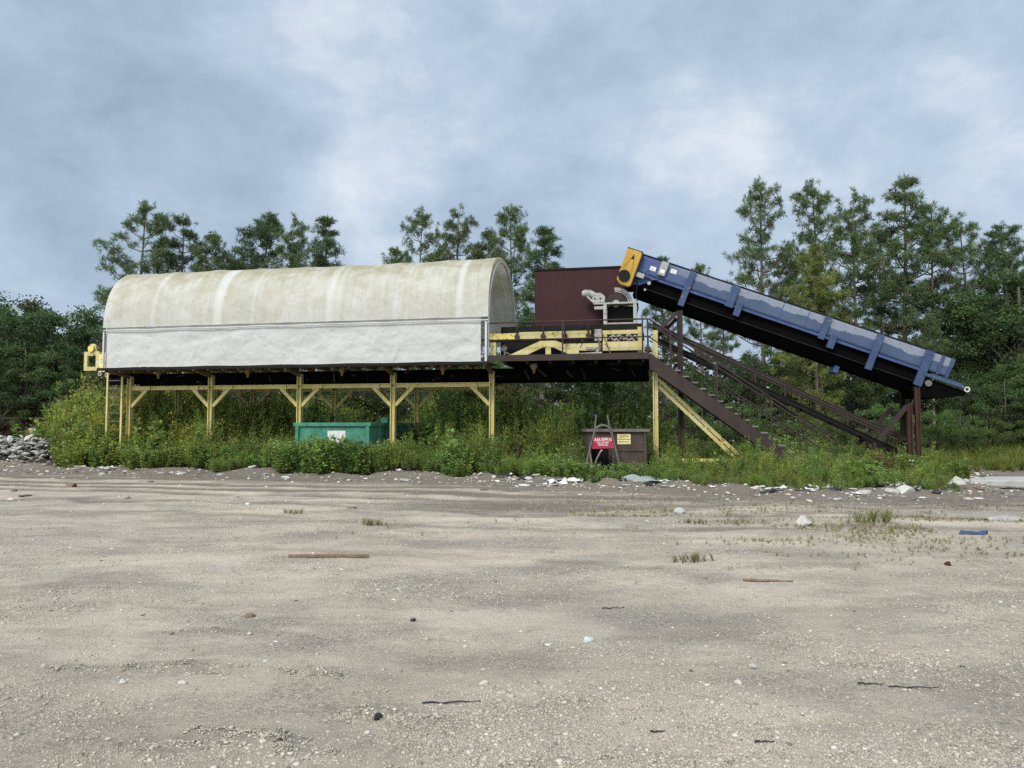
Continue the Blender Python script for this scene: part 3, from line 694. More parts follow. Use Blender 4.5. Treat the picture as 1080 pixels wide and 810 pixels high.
# ------------------------------------------------------------------ blue inclined conveyor
def blue_conveyor():
    ang = R(21.3)
    r = empty('inclined_conveyor', W(5.02, 1.5, 7.42), 0, label='long blue inclined conveyor with ochre head guard and bleached side panel', cat='conveyor')
    r.rotation_euler = (0, ang, -TH)
    Lg, D, wd = 10.28, .60, 1.6
    # side panels: gridded so the paint band can follow the depth
    def panel(v, name):
        s = np.linspace(-.02, Lg, 80); w = np.linspace(0, 1, 8)
        Sx, Wd = np.meshgrid(s, w, indexing='ij'); n = len(w)
        dent = .008 * (fbm(Sx * 1.5, Wd * 3) - .47)
        P = np.stack([Sx, v + dent, -Wd * D], 2).reshape(-1, 3); i = np.arange((len(s) - 1) * n).reshape(-1, n)[:, :-1].ravel()
        o = obj(name, np_mesh(name, P, np.stack([i, i + n, i + n + 1, i + 1], 1), 'blue', attrs={'w': Wd.ravel()}), r)
        md = o.modifiers.new('t', 'SOLIDIFY'); md.thickness = .02; md.offset = 0
        return o
    panel(0, 'side_panel'); panel(wd, 'side_panel')
    k = MB(); k.box(-.05, Lg, -.035, .06, .012, .045).box(-.05, Lg, wd - .06, wd + .035, .012, .045); k.build('top_edge', 'black', r)
    k = MB(); k.prism([(-.0, -D - .09), (Lg - .75, -D - .09), (Lg - .75, -D - .012), (0, -D - .012)], -.05, .02); k.build('lower_flange', 'blue_dark', r)
    # dark body of the belt trough below the panel
    vs = []; fs = []
    prof = [(.06, -D - .013), (.12, -D - .2), (.10, -D - .44), (.42, -1.33), (wd - .42, -1.33), (wd - .10, -D - .44), (wd - .12, -D - .2), (wd - .06, -D - .013)]
    k = MB()
    for s0 in (.12, Lg - .75): vs += [(s0, y, z) for y, z in prof]
    n = len(prof); fs = [(i, (i + 1) % n, (i + 1) % n + n, i + n) for i in range(n)] + [tuple(range(n))[::-1], tuple(range(n, 2 * n))]
    k.add(vs, fs); k.build('trough', 'near_black', r, smooth=False)
    k = MB(); k.box(0.4, Lg - .9, .075, .095, -D - .46, -D - .43); k.build('return_rail', 'black', r)
    k = MB(); k.box(.05, Lg + .1, .06, wd - .06, -.42, -.38); k.build('belt', 'black', r)
    # ribs: full depth and short ones, small lugs
    def rib(s0, w1, wdt=.16, dep=.10, name='rib'):
        k = MB(); y = -.012
        k.box(s0 - wdt / 2, s0 + wdt / 2, y - dep, y - dep + .012, -w1, .0); k.box(s0 - wdt / 2, s0 - wdt / 2 + .015, y - dep + .013, y, -w1, 0); k.box(s0 + wdt / 2 - .015, s0 + wdt / 2, y - dep + .013, y, -w1, 0)
        k.build(name, 'blue_rib', r)
        k = MB(); y = wd + .012; k.box(s0 - wdt / 2, s0 + wdt / 2, y, y + dep, -w1, 0); k.build(name, 'blue_rib', r)
    for s0, w1, a in ((1.79, 1.22, .2), (3.26, .74, .26), (6.32, .76, .2), (7.98, 1.19, .2), (9.5, 1.16, .24)): rib(s0, w1, a)
    for s0 in (3.58, 6.67):
        k = MB(); k.box(s0 - .11, s0 + .11, -.16, -.012, -.96, -.5); k.build('lug', 'blue_rib', r, bevel=.02)
    for s0 in (9.92, 10.2): rib(s0, .62, .08, .05, 'end_rib')
    for s0 in (4.89, 5.72): MB().box(s0 - .012, s0 + .012, -.02, -.008, -D + .01, -.01).build('seam', 'blue_dark', r)
    k = MB()
    for s0 in np.arange(.2, 10.2, .35): k.disc((s0, -.07), .012, -.02, -.006, 8)
    k.build('bolt', 'blue_dark', r)
    # head end: grimy box, ochre guard with drive disc
    k = MB(); k.prism([(-.05, -.03), (.6, -.03), (.6, -.75), (.25, -1.0), (-.05, -1.05)], .03, wd - .03); k.build('head_box', 'blue_dark', r)
    g = MB(); g.prism([(-.53, -.05), (-.47, .02), (-.05, .02), (.0, -.03), (.02, -1.16), (-.06, -1.22), (-.34, -1.22), (-.50, -1.10)], -.30, -.08); gd = g.build('head_guard', 'head_yellow', r, bevel=.02)
    MB().prism([(-.30, -.30), (-.24, -.12), (-.18, -.30)], -.307, -.298).build('slot', 'black', gd)
    MB().disc((-.30, -.92), .20, -.36, -.303, 24).build('drive_cover', 'black', gd)
    k = MB(); k.beam((-.45, -.304, -.7), (-.27, -.304, -.25), .004, .012, (0, 1, 0)).beam((-.1, -.304, -.8), (-.2, -.304, -.25), .004, .012, (0, 1, 0)); k.build('crease', 'brown', gd)
    k = MB(); k.box(-.53, .0, -.3, -.08, .022, .045); k.build('guard_lip', 'brown', gd)
    k = MB(); k.tube([(-.15, .0, -.9), (-.15, wd, -.9)], .2, 20); k.build('head_pulley', 'black', r)
    # control box, cable, stickers
    c = MB().box(.70, .95, -.14, -.012, -.48, .0).build('control_box', 'grey', r, bevel=.012)
    MB().box(.76, .89, -.15, -.142, -.24, -.08).build('window', 'litter_grey', c)
    MB().box(.76, .9, -.152, -.142, -.40, -.28).build('lid_label', 'sign_white', c)
    for s0, wv in ((.48, .33), (1.16, .20)):
        q = MB().box(s0 - .09, s0 + .11, -.016, -.011, -wv - .07, -wv + .07).build('sticker', 'sign_white', r, label='small white sticker')
        k = MB()
        for i, (w0, l0) in enumerate(((.035, .13), (.0, .10), (-.035, .14))): k.box(s0 - .06, s0 - .06 + l0, -.019, -.0165, -wv + w0 - .008, -wv + w0 + .006)
        k.build('lettering', 'litter_grey', q)
    k = MB(); k.tube([(.84, -.06, -.49), (.80, -.08, -.62), (.62, -.07, -.70), (.42, -.06, -.64), (.34, -.05, -.5), (.38, -.05, -.42)], .018); k.build('cable', 'pipe', r)
    k = MB(); k.tube([(.05, -.06, -.72), (.18, -.1, -1.0), (.28, -.1, -1.35), (.50, .0, -1.75), (.52, .1, -2.0)], .022); k.build('cable', 'black', r)
    k = MB(); k.box(.05, .32, -.16, -.03, -.78, -.62); k.build('limit_switch', 'grey', r)
    MB().disc((.55, -.85), .06, -.1, -.02, 12).build('idler_end', 'grey', r); MB().disc((.5, -1.1), .04, -.1, -.02, 12).build('idler_end', 'grey', r)
    # tail end: take-up bars with ring, dark tail drum housing
    k = MB()
    k.box(9.55, 10.78, -.14, -.05, -.80, -.70); k.box(9.75, 10.7, -.12, -.06, -.695, -.66); t = k.build('take_up_bar', 'blue_rib', r)
    k = MB()
    for s0 in np.arange(9.7, 10.7, .14): k.disc((s0, -.76), .025, -.165, -.141, 8)
    k.build('bolt', 'pipe', t)
    MB().disc((10.86, -.78), .085, -.13, -.07, 18, .05).build('take_up_ring', 'white', t)
    k = MB(); k.prism([(9.5, -.82), (10.92, -.84), (10.88, -.98), (10.3, -1.28), (9.75, -1.45), (9.5, -1.34)], .0, wd); k.build('tail_housing', 'near_black', r)
    k = MB(); k.disc((9.78, -.98), .1, -.1, -.01, 14); k.build('bearing', 'pipe', r)
    k = MB(); k.box(7.1, 7.25, .4, 1.2, -1.55, -1.335); k.build('hanger', 'blue_dark', r)
    return r
blue_conveyor()

def trestles():
    b = (6.23, 2.3, 0); r = root('support_trestle', *b, label='tall dark steel trestle holding the upper blue conveyor beside the stairs', cat='trestle')
    for v in (1.5, 3.0): MB(b).ibeam((6.23, v, -.1), (6.23, v, 5.48), .17, .17, .03, (1, 0, 0)).build('leg', 'brown', r)
    for v in (1.5, 3.0):
        MB(b).beam((5.3, v, 4.65), (6.15, v, 5.42), .09, .12).build('strut', 'brown', r)
    MB(b).beam((5.75, 2.9, 4.75), (6.15, 2.9, 5.1), .09, .1).build('strut', 'pinkgrey', r)
    MB(b).box(6.14, 6.32, 1.6, 2.9, 5.2, 5.36).build('crossbar', 'brown', r)
    b = (13.3, 2.3, 0); r = root('support_trestle', *b, label='rusty red-brown trestle with sloping braces under the lower blue conveyor end', cat='trestle')
    for v in (1.5, 3.0):
        m = 'redbrown' if v < 2 else 'black'
        MB(b).ibeam((13.46, v, -.1), (13.46, v, 2.86), .15, .14, .025, (1, 0, 0)).build('leg', m, r)
        if v < 2: MB(b).ibeam((13.22, v, -.1), (13.22, v, 2.32), .2, .14, .03, (1, 0, 0)).build('leg', m, r)
        MB(b).beam((13.15, v, 2.24), (12.3, v, 1.18) if v < 2 else (12.02, v, 1.0), .11, .13).build('brace', 'brown', r)
        MB(b).box(12.95, 13.72, v - .3, v + .3, -.02, .1).build('base_plate', 'black', r)
    MB(b).box(13.06, 13.16, 1.58, 2.92, 2.0, 2.1).build('crossbar', 'brown', r)
    MB(b).box(13.40, 13.54, 1.58, 2.92, 2.75, 2.87).build('crossbar', 'black', r)
trestles()

def truss():
    b = (9.5, 2.4, 0); r = root('inclined_truss', *b, label='dark brown inclined feed frame running down behind the stairs to the ground', cat='feed frame')
    for v in (2.0, 2.85):
        MB(b).ibeam((5.3, v, 5.12), (13.4, v, 1.12), .08, .12, .025).build('upper_chord', 'brown', r)
        MB(b).ibeam((5.3, v, 4.66), (13.0, v, .82), .1, .14, .03).build('lower_chord', 'black', r)
        k = MB(b)
        for i in range(8):
            u = 5.8 + i * .95; z = 5.12 - (u - 5.3) * .494
            k.beam((u, v, z - .08), (u, v, z - .42), .05, .05)
        k.build('web', 'brown', r)
    k = MB(b)
    for i in range(9):
        u = 5.6 + i * .92; z = 5.12 - (u - 5.3) * .494 - .44; k.beam((u, 2.06, z), (u, 2.79, z), .07, .07)
    k.build('cross_tie', 'black', r)
    for v in (2.0, 2.85): MB(b).beam((12.3, v, -.1), (12.3, v, 1.1), .1, .1).build('leg', 'brown', r)
truss()

def stairs():
    b = (7.7, .6, 0); r = root('staircase', *b, label='dark brown steel staircase descending right from the platform end', cat='staircase')
    sl = -.759
    for v in (.02, 1.15):
        zt = lambda u: 3.95 + (u - 5.24) * sl
        MB(b).prism([(5.24, 3.95), (10.3, zt(10.3)), (10.3, zt(10.3) - .12), (9.95, zt(10.3) - .18), (5.24, 3.95 - .52)], v - .03, v + .03).build('stringer', 'brown', r)
        zr = lambda u: 5.03 + (u - 5.22) * -.69
        k = MB(b); k.tube([(5.22, v, 5.03), (10.74, v, zr(10.74)), (10.78, v, zr(10.74) - .06), (10.78, v, -.05)], .026)
        k.tube([(5.22, v, 4.46), (10.3, v, zr(10.3) - .58)], .02)
        h = k.build('handrail', 'brown', r)
        for u in (5.9, 7.3, 8.9, 9.9): MB(b).beam((u, v + .0, zt(u) - .06), (u, v, zr(u)), .045, .045, (1, 0, 0)).build('baluster', 'brown', h)
        if v < .5:
            for u in (6.55, 7.95, 8.1): MB(b).beam((u, v, zt(u) - .06), (u, v, zr(u) - .55), .03, .03, (1, 0, 0)).build('baluster', 'brown', h)
    n = 19
    for i in range(n):
        z = 3.74 - i * .196; u = 5.24 + (3.95 - z - .06) / -sl
        MB(b).box(u - .02, u + .25, .055, 1.115, z, z + .045).build('tread', 'grating', r)
    # yellow support frame
    b = (6.3, .6, 0); r = root('stair_trestle', *b, label='yellow steel frame with slanting strut propping the stairs', cat='support frame')
    MB(b).ibeam((5.41, .6, -.1), (5.41, .6, 3.36), .17, .16, .03, (1, 0, 0)).build('post', 'yellow', r)
    MB(b).box(5.33, 5.50, .52, .68, 3.62, 4.72).build('upper_post', 'yellow', r)
    for dz in (0, -.2): MB(b).beam((5.5, .6, 3.12 + dz), (7.95, .6, .72 + dz), .1, .11).build('strut', 'yellow', r)
    for t in (.2, .4, .6, .8): MB(b).beam((5.5 + 2.45 * t, .6, 3.12 - 2.4 * t), (5.5 + 2.45 * t, .6, 2.92 - 2.4 * t), .06, .06).build('batten', 'yellow_rusty', r)
    MB(b).box(5.51, 8.0, .54, .66, .46, .58).build('sill_beam', 'yellow_rusty', r)
    MB(b).beam((7.9, .6, -.1), (7.9, .6, .5), .12, .12).build('foot', 'yellow_rusty', r)
stairs()

# ------------------------------------------------------------------ containers
def text_mesh(txt, size, name='lettering'):
    c = bpy.data.curves.new(name, 'FONT'); c.body = txt; c.size = size; c.align_x = 'CENTER'; c.align_y = 'CENTER'; c.extrude = .002; c.offset = size * .012
    o = bpy.data.objects.new('tmp', c); COL.objects.link(o)
    bpy.context.view_layer.update()
    me = bpy.data.meshes.new_from_object(o.evaluated_get(bpy.context.evaluated_depsgraph_get()))
    bpy.data.objects.remove(o); bpy.data.curves.remove(c); return me
def lettering(txt, size, parent, loc, mat, width=None):
    me = text_mesh(txt, size); me.materials.clear(); me.materials.append(M[mat])
    o = obj('lettering', me, parent); o.location = loc; o.rotation_euler = (R(90), 0, 0)
    if width:
        xs = [v.co.x for v in me.vertices]; w = max(xs) - min(xs); o.scale = (width / w, 1, 1)
    return o

def green_container():
    b = (-5.55, 3.2, 0); r = root('roll_off_container', *b, label='sea-green roll-off container with white placard standing under the platform', cat='container')
    u0, u1, v0, v1, z0, z1 = -6.93, -4.18, .12, 6.4, .35, 1.74
    k = MB(b); t = .05
    k.box(u0, u1, v0, v0 + t, z0, z1 - .13).box(u0, u1, v1 - t, v1, z0, z1 - .13).box(u0, u0 + t, v0 + t + .002, v1 - t - .002, z0, z1 - .13).box(u1 - t, u1, v0 + t + .002, v1 - t - .002, z0, z1 - .13)
    k.box(u0 + .06, u1 - .06, v0 + .06, v1 - .06, z0, z0 + .06); k.build('body', 'green', r)
    k = MB(b); k.box(u0 - .06, u1 + .06, v0 - .08, v0 + .07, z1 - .127, z1); k.box(u0 - .06, u0 + .08, v0 + .073, v1, z1 - .127, z1); k.box(u1 - .08, u1 + .06, v0 + .073, v1, z1 - .127, z1); k.box(u0 + .082, u1 - .082, v1 - .1, v1, z1 - .127, z1)
    k.build('top_rail', 'green', r, bevel=.01)
    for u in (u0 + .02, u1 - .12): MB(b).box(u, u + .12, v0 - .07, v0 - .003, z0 - .1, z1 - .13).build('corner_post', 'green', r)
    for v in np.arange(.9, 6.2, .75):
        for u in (u0 - .05, u1 + .003): MB(b).box(u, u + .047, v, v + .1, z0 - .05, z1 - .13).build('rib', 'green', r)
    p = MB(b).box(-5.72, -5.06, v0 - .025, v0 - .004, 1.05, 1.46).build('placard', 'litter_white', r)
    MB(b).box(u1 - .3, u1 - .05, 1.9, 2.2, z1 + .002, z1 + .2).build('hinge_lug', 'green', r)
    for v in (1.2, 5.2):
        for u in (u0 + .35, u1 - .35):
            MB(b).box(u - .06, u + .06, v - .4, v + .4, .12, z0 - .002).build('skid', 'black', r)
green_container()

def bin_():
    x0, x1, y0, y1, z1 = 2.36, 4.18, 23.55, 25.2, 1.44
    b = ((x0 + x1) / 2, (y0 + y1) / 2, 0); r = empty('waste_bin', (*b,), 0, label='rusty grey-brown steel waste bin with pale yellow sticker near the yellow stair post', cat='bin')
    mb = lambda: MB(b); t = .04; xo0, xo1, zo = 2.45, 3.10, .92
    k = mb(); k.box(x0, xo0, y0, y0 + t, .12, z1).box(xo1, x1, y0, y0 + t, .12, z1).box(xo0 + .002, xo1 - .002, y0, y0 + t, zo, z1)
    k.box(x0, x0 + t, y0 + t + .002, y1, .12, z1).box(x1 - t, x1, y0 + t + .002, y1, .12, z1).box(x0 + t + .002, x1 - t - .002, y1 - t, y1, .12, z1).box(x0 + .05, x1 - .05, y0 + .05, y1 - .05, .12, .16)
    k.build('body', 'bin', r)
    k = mb(); k.box(x0 - .07, x1 + .07, y0 - .09, y0 + .05, z1 + .003, z1 + .09).box(x0 - .07, x0 + .05, y0 + .052, y1 + .05, z1 + .003, z1 + .09).box(x1 - .05, x1 + .07, y0 + .052, y1 + .05, z1 + .003, z1 + .09).box(x0 + .052, x1 - .052, y1 - .06, y1 + .05, z1 + .003, z1 + .09)
    k.build('rim', 'pipe', r)
    k = mb(); k.box(xo1 + .06, x1 - .02, y0 - .03, y0 - .003, .84, .89); k.box(x1 - .1, x1 - .03, y0 - .05, y0 - .003, .12, z1); k.build('stiffener', 'bin', r)
    k = mb(); k.box(xo0, xo1, y0 + .9, y0 + .94, .2, 1.3); k.build('dark_void_sheet', 'black', r)  # black sheet; the opening's dark inside is put into its colour
    s = mb().box(3.26, 3.67, y0 - .014, y0 - .003, 1.06, 1.37).build('sticker', 'sign_yellow', r)
    k = mb(); k.box(3.27, 3.66, y0 - .018, y0 - .0145, 1.205, 1.225); k.build('divider', 'ink', s)
    lettering('CAUTION', .09, s, (3.465 - b[0], y0 - b[1] - .017, 1.30), 'ink', .3)
    lettering('DO NOT PLAY', .06, s, (3.465 - b[0], y0 - b[1] - .017, 1.13), 'ink', .32)
    for x in (x0 + .25, x1 - .25): mb().box(x - .08, x + .08, y0 + .1, y1 - .1, -.02, .118).build('skid', 'black', r)
    # hoop shaped pipe frame in front, carrying the red sign
    y = 23.05; b = (2.75, y, 0); r = empty('pipe_hoop', b, 0, label='grey bent-pipe A-frame standing in front of the waste bin', cat='pipe frame')
    c = MB(b).tube([(2.12, y, -.05), (2.38, y, 1.0), (2.50, y, 1.42)] + [(2.76 + .25 * math.cos(t), y, 1.44 + .2 * math.sin(t)) for t in np.linspace(R(170), R(10), 9)] + [(3.02, y, 1.42), (3.12, y, 1.0), (3.36, y, -.05)], .033, 10)
    c.build('hoop', 'pipe', r)
    MB(b).tube([(2.40, y + .05, 1.0), (2.12, y + .45, -.05)], .028).build('rear_leg', 'pipe', r)
    MB(b).tube([(2.36, y + .04, .85), (2.46, y - .35, -.05)], .028).build('rear_leg', 'pipe', r)
    MB(b).tube([(3.08, y + .05, .7), (3.12, y + .45, -.05)], .022).build('rear_leg', 'pipe', r)
    for x, dx in ((2.5, .07), (3.0, -.09)): MB(b).tube([(x, y + .03, 1.4), (x + dx, y + .12, 1.95)], .022).build('rod', 'pipe', r)
    MB(b).tube([(2.72, y - .05, .9), (2.66, y - .06, .82), (2.58, y + .1, .62), (2.5, y + .25, .3)], .025).build('latch', 'pinkgrey', r)
    b = (2.75, y - .05, .92); r = empty('warning_sign', b, 0, label='red sign with white lettering hung on the bent-pipe frame', cat='sign')
    x0, x1 = 2.44, 3.07; z0, z1 = .93, 1.285
    MB(b).prism([(x0 + .03, z1), (x1 - .08, z1), (x1 + .02, z0 + .03), (x0 - .02, z0)], y - .056, y - .045).build('panel', 'sign_red', r)
    lettering('AAA RIPPI N', .14, r, (0, -.008, .285), 'sign_white', .52)
    lettering('FULL OR PART', .075, r, (0, -.008, .195), 'sign_white', .36)
    lettering('WASTE LOAD', .075, r, (0, -.008, .125), 'sign_white', .30)
bin_()

def red_container():
    b = (-28.2, 41.2, 0); r = empty('roll_off_container', b, R(-2), label='dark red roll-off container behind the rubble at the left edge', cat='container')
    mb = lambda: MB(); z1 = 1.98
    k = mb(); k.box(-4, 3.9, -1.2, -1.15, .3, z1).box(-4, 3.9, 1.15, 1.2, .3, z1).box(-4, -3.95, -1.148, 1.148, .3, z1).box(3.85, 3.9, -1.148, 1.148, .3, z1).box(-3.9, 3.8, -1.1, 1.1, .3, .35); k.build('body', 'maroon', r)
    k = mb(); k.box(-4.05, 3.95, -1.28, -1.13, z1 + .002, z1 + .12).box(-4.05, 3.95, 1.13, 1.28, z1 + .002, z1 + .12).box(3.8, 3.95, -1.128, 1.128, z1 + .002, z1 + .12); k.build('top_rail', 'bin', r)
    for x in np.arange(-3.7, 3.9, .8): mb().box(x, x + .1, -1.27, -1.202, .3, z1).build('rib', 'maroon', r)
    for x in (-2.5, 2.5): mb().box(x - .5, x + .5, -.8, .8, 0, .298).build('skid', 'black', r)
    b = (-25.0, 39.6, 0); r = empty('warning_sign', b, 0, label='small faded red sign with white band standing at the rubble pile', cat='sign')
    MB().beam((0, .03, -.05), (0, .03, 1.2), .04, .04).build('stake', 'pipe', r)
    p = MB().box(-.2, .2, -.01, .005, 1.12, 1.52).build('panel', painted('faded_pink_red_sign', (.45, .2, .22), (.55, .33, .34), .5, .6), r)
    MB().box(-.18, .18, -.016, -.0105, 1.40, 1.5).build('band', 'sign_white', p)
red_container()
# ------------------------------------------------------------------ foliage builders
def unit(v): return v / np.maximum(np.linalg.norm(v, axis=-1, keepdims=True), 1e-9)
def leafq(P, D, L, Wd):
    """diamond leaves: P (n,3) base, D (n,3) direction -> verts (4n,3)"""
    n = len(P); D = unit(D); sd = unit(np.cross(D, npr.normal(0, 1, (n, 3))))
    L = np.broadcast_to(L, n)[:, None]; Wd = np.broadcast_to(Wd, n)[:, None]
    return np.stack([P, P + D * L * .45 + sd * Wd / 2, P + D * L, P + D * L * .45 - sd * Wd / 2], 1).reshape(-1, 3)
def quads(n): return np.arange(4 * n).reshape(n, 4)
def jitter_col(base, n, amt=.25):
    c = np.array(base)[None] * npr.uniform(1 - amt, 1 + amt, (n, 1)) * npr.uniform(.92, 1.08, (n, 3))
    return np.repeat(c, 4, 0)
class Q:
    def __init__(s): s.V = []; s.C = []
    def leaves(s, P, D, L, Wd, col, amt=.25):
        s.V.append(leafq(P, D, L, Wd)); s.C.append(jitter_col(col, len(P), amt))
    def stem(s, p0, p1, w, col):
        p0 = np.atleast_2d(p0); p1 = np.atleast_2d(p1); d = p1 - p0; n = len(p0)
        for k in range(2):
            sd = unit(np.cross(d, npr.normal(0, 1, (n, 3)))) * w / 2
            s.V.append(np.stack([p0 - sd, p0 + sd, p1 + sd * .6, p1 - sd * .6], 1).reshape(-1, 3)); s.C.append(jitter_col(col, n, .15))
    def get(s):
        V = np.concatenate(s.V); return V, quads(len(V) // 4), np.concatenate(s.C)

def weed_feathery(col, stems=7, per=46, brown=.0):
    q = Q()
    for i in range(stems):
        a = npr.uniform(0, 6.28); sp = npr.uniform(.03, .22); h = npr.uniform(.65, 1.0)
        p0 = np.array([math.cos(a) * .05, math.sin(a) * .05, 0]); p1 = p0 + np.array([math.cos(a) * sp, math.sin(a) * sp, h])
        q.stem(p0, p1, .012, (.12, .10, .045))
        t = npr.uniform(.18, 1, per) ** .8; P = p0 + (p1 - p0) * t[:, None]
        D = np.stack([npr.normal(0, 1, per), npr.normal(0, 1, per), npr.uniform(.5, 1.7, per)], 1)
        q.leaves(P, D, npr.uniform(.06, .15, per) * (1.25 - .6 * t), npr.uniform(.010, .02, per), col, .3)
    return q.get()
def weed_leafy(col, stems=6, per=26, flowers=0, fl=(.75, .74, .68)):
    q = Q()
    for i in range(stems):
        a = npr.uniform(0, 6.28); sp = npr.uniform(.05, .38); h = npr.uniform(.55, 1.0)
        p0 = np.array([math.cos(a) * .05, math.sin(a) * .05, 0]); p1 = p0 + np.array([math.cos(a) * sp, math.sin(a) * sp, h])
        q.stem(p0, p1, .014, (.10, .10, .04))
        t = npr.uniform(.1, 1.0, per); P = p0 + (p1 - p0) * t[:, None]
        D = np.stack([npr.normal(0, 1, per), npr.normal(0, 1, per), npr.uniform(-.2, .7, per)], 1)
        q.leaves(P, D, npr.uniform(.09, .19, per) * (1.15 - .5 * t), npr.uniform(.035, .08, per), col, .3)
        if i < flowers:
            for k in range(2):
                f = p1 + np.array([npr.normal(0, .05), npr.normal(0, .05), .03])
                q.leaves(np.repeat(f[None], 4, 0) - .012, npr.normal(0, 1, (4, 3)), .034, .032, fl, .05)
    return q.get()
def goldenrod(col, stems=7, per=44):
    q = Q(); tips = []
    v, f, c = weed_feathery(col, stems, per); q.V.append(v); q.C.append(c)
    for i in range(stems - 2):
        a = npr.uniform(0, 6.28); r_ = npr.uniform(.03, .24); n = 9
        P = np.array([math.cos(a) * r_, math.sin(a) * r_, npr.uniform(.75, 1.0)]) + npr.normal(0, 1, (n, 3)) * np.array([.03, .03, .045])
        q.leaves(P, npr.normal(0, 1, (n, 3)), .045, .026, (.29, .32, .065), .25)
    return q.get()
def grass_tuft(col, blades=26, lean=.5):
    q = Q()
    a = npr.uniform(0, 6.28, blades); l = npr.uniform(.15, lean, blades); h = npr.uniform(.5, 1, blades)
    p0 = np.stack([np.cos(a) * .07 * npr.random(blades), np.sin(a) * .07 * npr.random(blades), np.zeros(blades)], 1)
    p1 = p0 + np.stack([np.cos(a) * l * .35, np.sin(a) * l * .35, h * .62], 1); p2 = p0 + np.stack([np.cos(a) * l, np.sin(a) * l, h], 1)
    sd = np.stack([-np.sin(a), np.cos(a), np.zeros(blades)], 1) * .012
    q.V.append(np.stack([p0 - sd, p0 + sd, p1 + sd, p1 - sd], 1).reshape(-1, 3)); q.C.append(jitter_col(col, blades))
    q.V.append(np.stack([p1 - sd, p1 + sd, p2 + sd * .1, p2 - sd * .1], 1).reshape(-1, 3)); q.C.append(jitter_col(col, blades))
    return q.get()

G_FEATH = (.235, .308, .068); G_LEAF = (.190, .285, .066); G_DEEP = (.08, .14, .036); G_YEL = (.2, .21, .04); G_DRY = (.26, .20, .085)
def uv_of(x, y):
    dx, dy = x - O.x, y - O.y
    return dx * A_.x + dy * A_.y, dx * B_.x + dy * B_.y
def weeds():
    n = 13500
    x = npr.uniform(-32, 15, n); d = npr.uniform(0, 1, n) ** 1.7 * 20 - .15; y = edge_y(x) + d + (fbm(x * .9, x * .1 + 5) - .5) * 2.2 + (fbm(x * 3.1, x * .3 + 9, 2) - .37) * 1.0
    u, v = uv_of(x, y); px = x / y
    clump = fbm(x * .45, y * .45 + 20, 3)
    hm = np.interp(x, [-30, -19, -15, -12, -8, -3, 0, 2, 4, 6, 9, 12, 16], [2.0, 2.9, 3.0, 2.5, 2.0, 2.1, 2.4, 1.9, 1.5, .95, 1.0, 1.05, .8])
    tall = fbm(x * .8 + 11, y * .8 + 44, 3); h = np.clip(.34 + d * .20, .3, 1) * hm * (.35 + 1.0 * clump + .55 * np.clip((tall - .42) * 4, 0, 1)) * npr.uniform(.6, 1.2, n)
    # the container's face, the bin and the pile stay in view
    front = (u > -7.6) & (u < -2.6) & (v < 1.4); h = np.where(front, (.68 + .85 * clump) * npr.uniform(.6, 1.2, n), h)
    nb = (x / y > 2.0 / 23.5) & (x / y < 4.3 / 23.5) & (y < 23.5); h = np.where(nb, np.minimum(h, .26 + .3 * (fbm(x * 2, y * 2) > .48)), h)
    ok = ~((u > -7.1) & (u < -4.05) & (v > .0) & (v < 6.6)) & ~((x > 2.3) & (x < 4.25) & (y > 23.4) & (y < 25.3))
    ok &= ~((x / y < -.592) & (y < 37.5)) & ~((x / y < -.63) & (y < 40))
    ok &= ~((x > 11.8) & (y < edge_y(x) + 1.3))
    ok &= clump > .16
    ok &= (npr.random(n) < np.interp(d, [0, 8, 19], [1, .8, .35]))
    x, y, h, d, clump = x[ok], y[ok], h[ok], d[ok], clump[ok]; n = len(x)
    tm = [weed_feathery(G_FEATH) for _ in range(3)] + [weed_feathery((.17, .25, .052)), weed_feathery((.22, .28, .075), 6, 40), goldenrod(G_FEATH), goldenrod((.20, .27, .055)), weed_feathery((.20, .15, .075), 5, 20)] + [weed_leafy(G_LEAF, flowers=f) for f in (0, 0, 1)] + [weed_leafy((.20, .265, .06), 7, 28, 0), weed_leafy(G_DEEP, 7, 26, 0)]
    # leafy plants dominate the front edge, feathery ones behind; patches of one kind
    kind = fbm(x * .35 + 40, y * .35, 3) + npr.normal(0, .05, n)
    leafy = kind > np.interp(d, [0, 1.2, 5], [.43, .52, .58]) + np.where(x < -10, .04, 0)
    Vs = []; Fs = []; Cs = []; base = 0
    for sel, T in ((leafy, tm[8:]), (~leafy, tm[:8])):
        hh = h[sel] * .95; p = np.stack([x[sel], y[sel], gh(x[sel], y[sel]) - .03], 1); m = len(p)
        lime = np.clip((-9.5 - p[:, 0]) / 3, 0, 1)[:, None] * np.array([[.22, .07, -.05]]) + 1; cm = lime * np.clip(npr.normal(1, .16, (m, 1)), .6, 1.4) * np.stack([npr.uniform(.78, 1.08, m), np.ones(m), npr.uniform(.8, 1.2, m)], 1)
        wdt = npr.uniform(.75, 1.1, m) * np.clip(hh, .45, 1.7) ** -.25
        V, F, C = scatter(T, p, np.stack([hh * wdt * 1.1, hh * wdt * 1.1, hh], 1), npr.uniform(0, 6.28, m), .12, cm)
        Vs.append(V); Fs.append(F + base); Cs.append(C); base += len(V)
    obj('weeds', np_mesh('weeds', np.concatenate(Vs), np.concatenate(Fs), 'leaf', np.concatenate(Cs)), kind='stuff')
weeds()
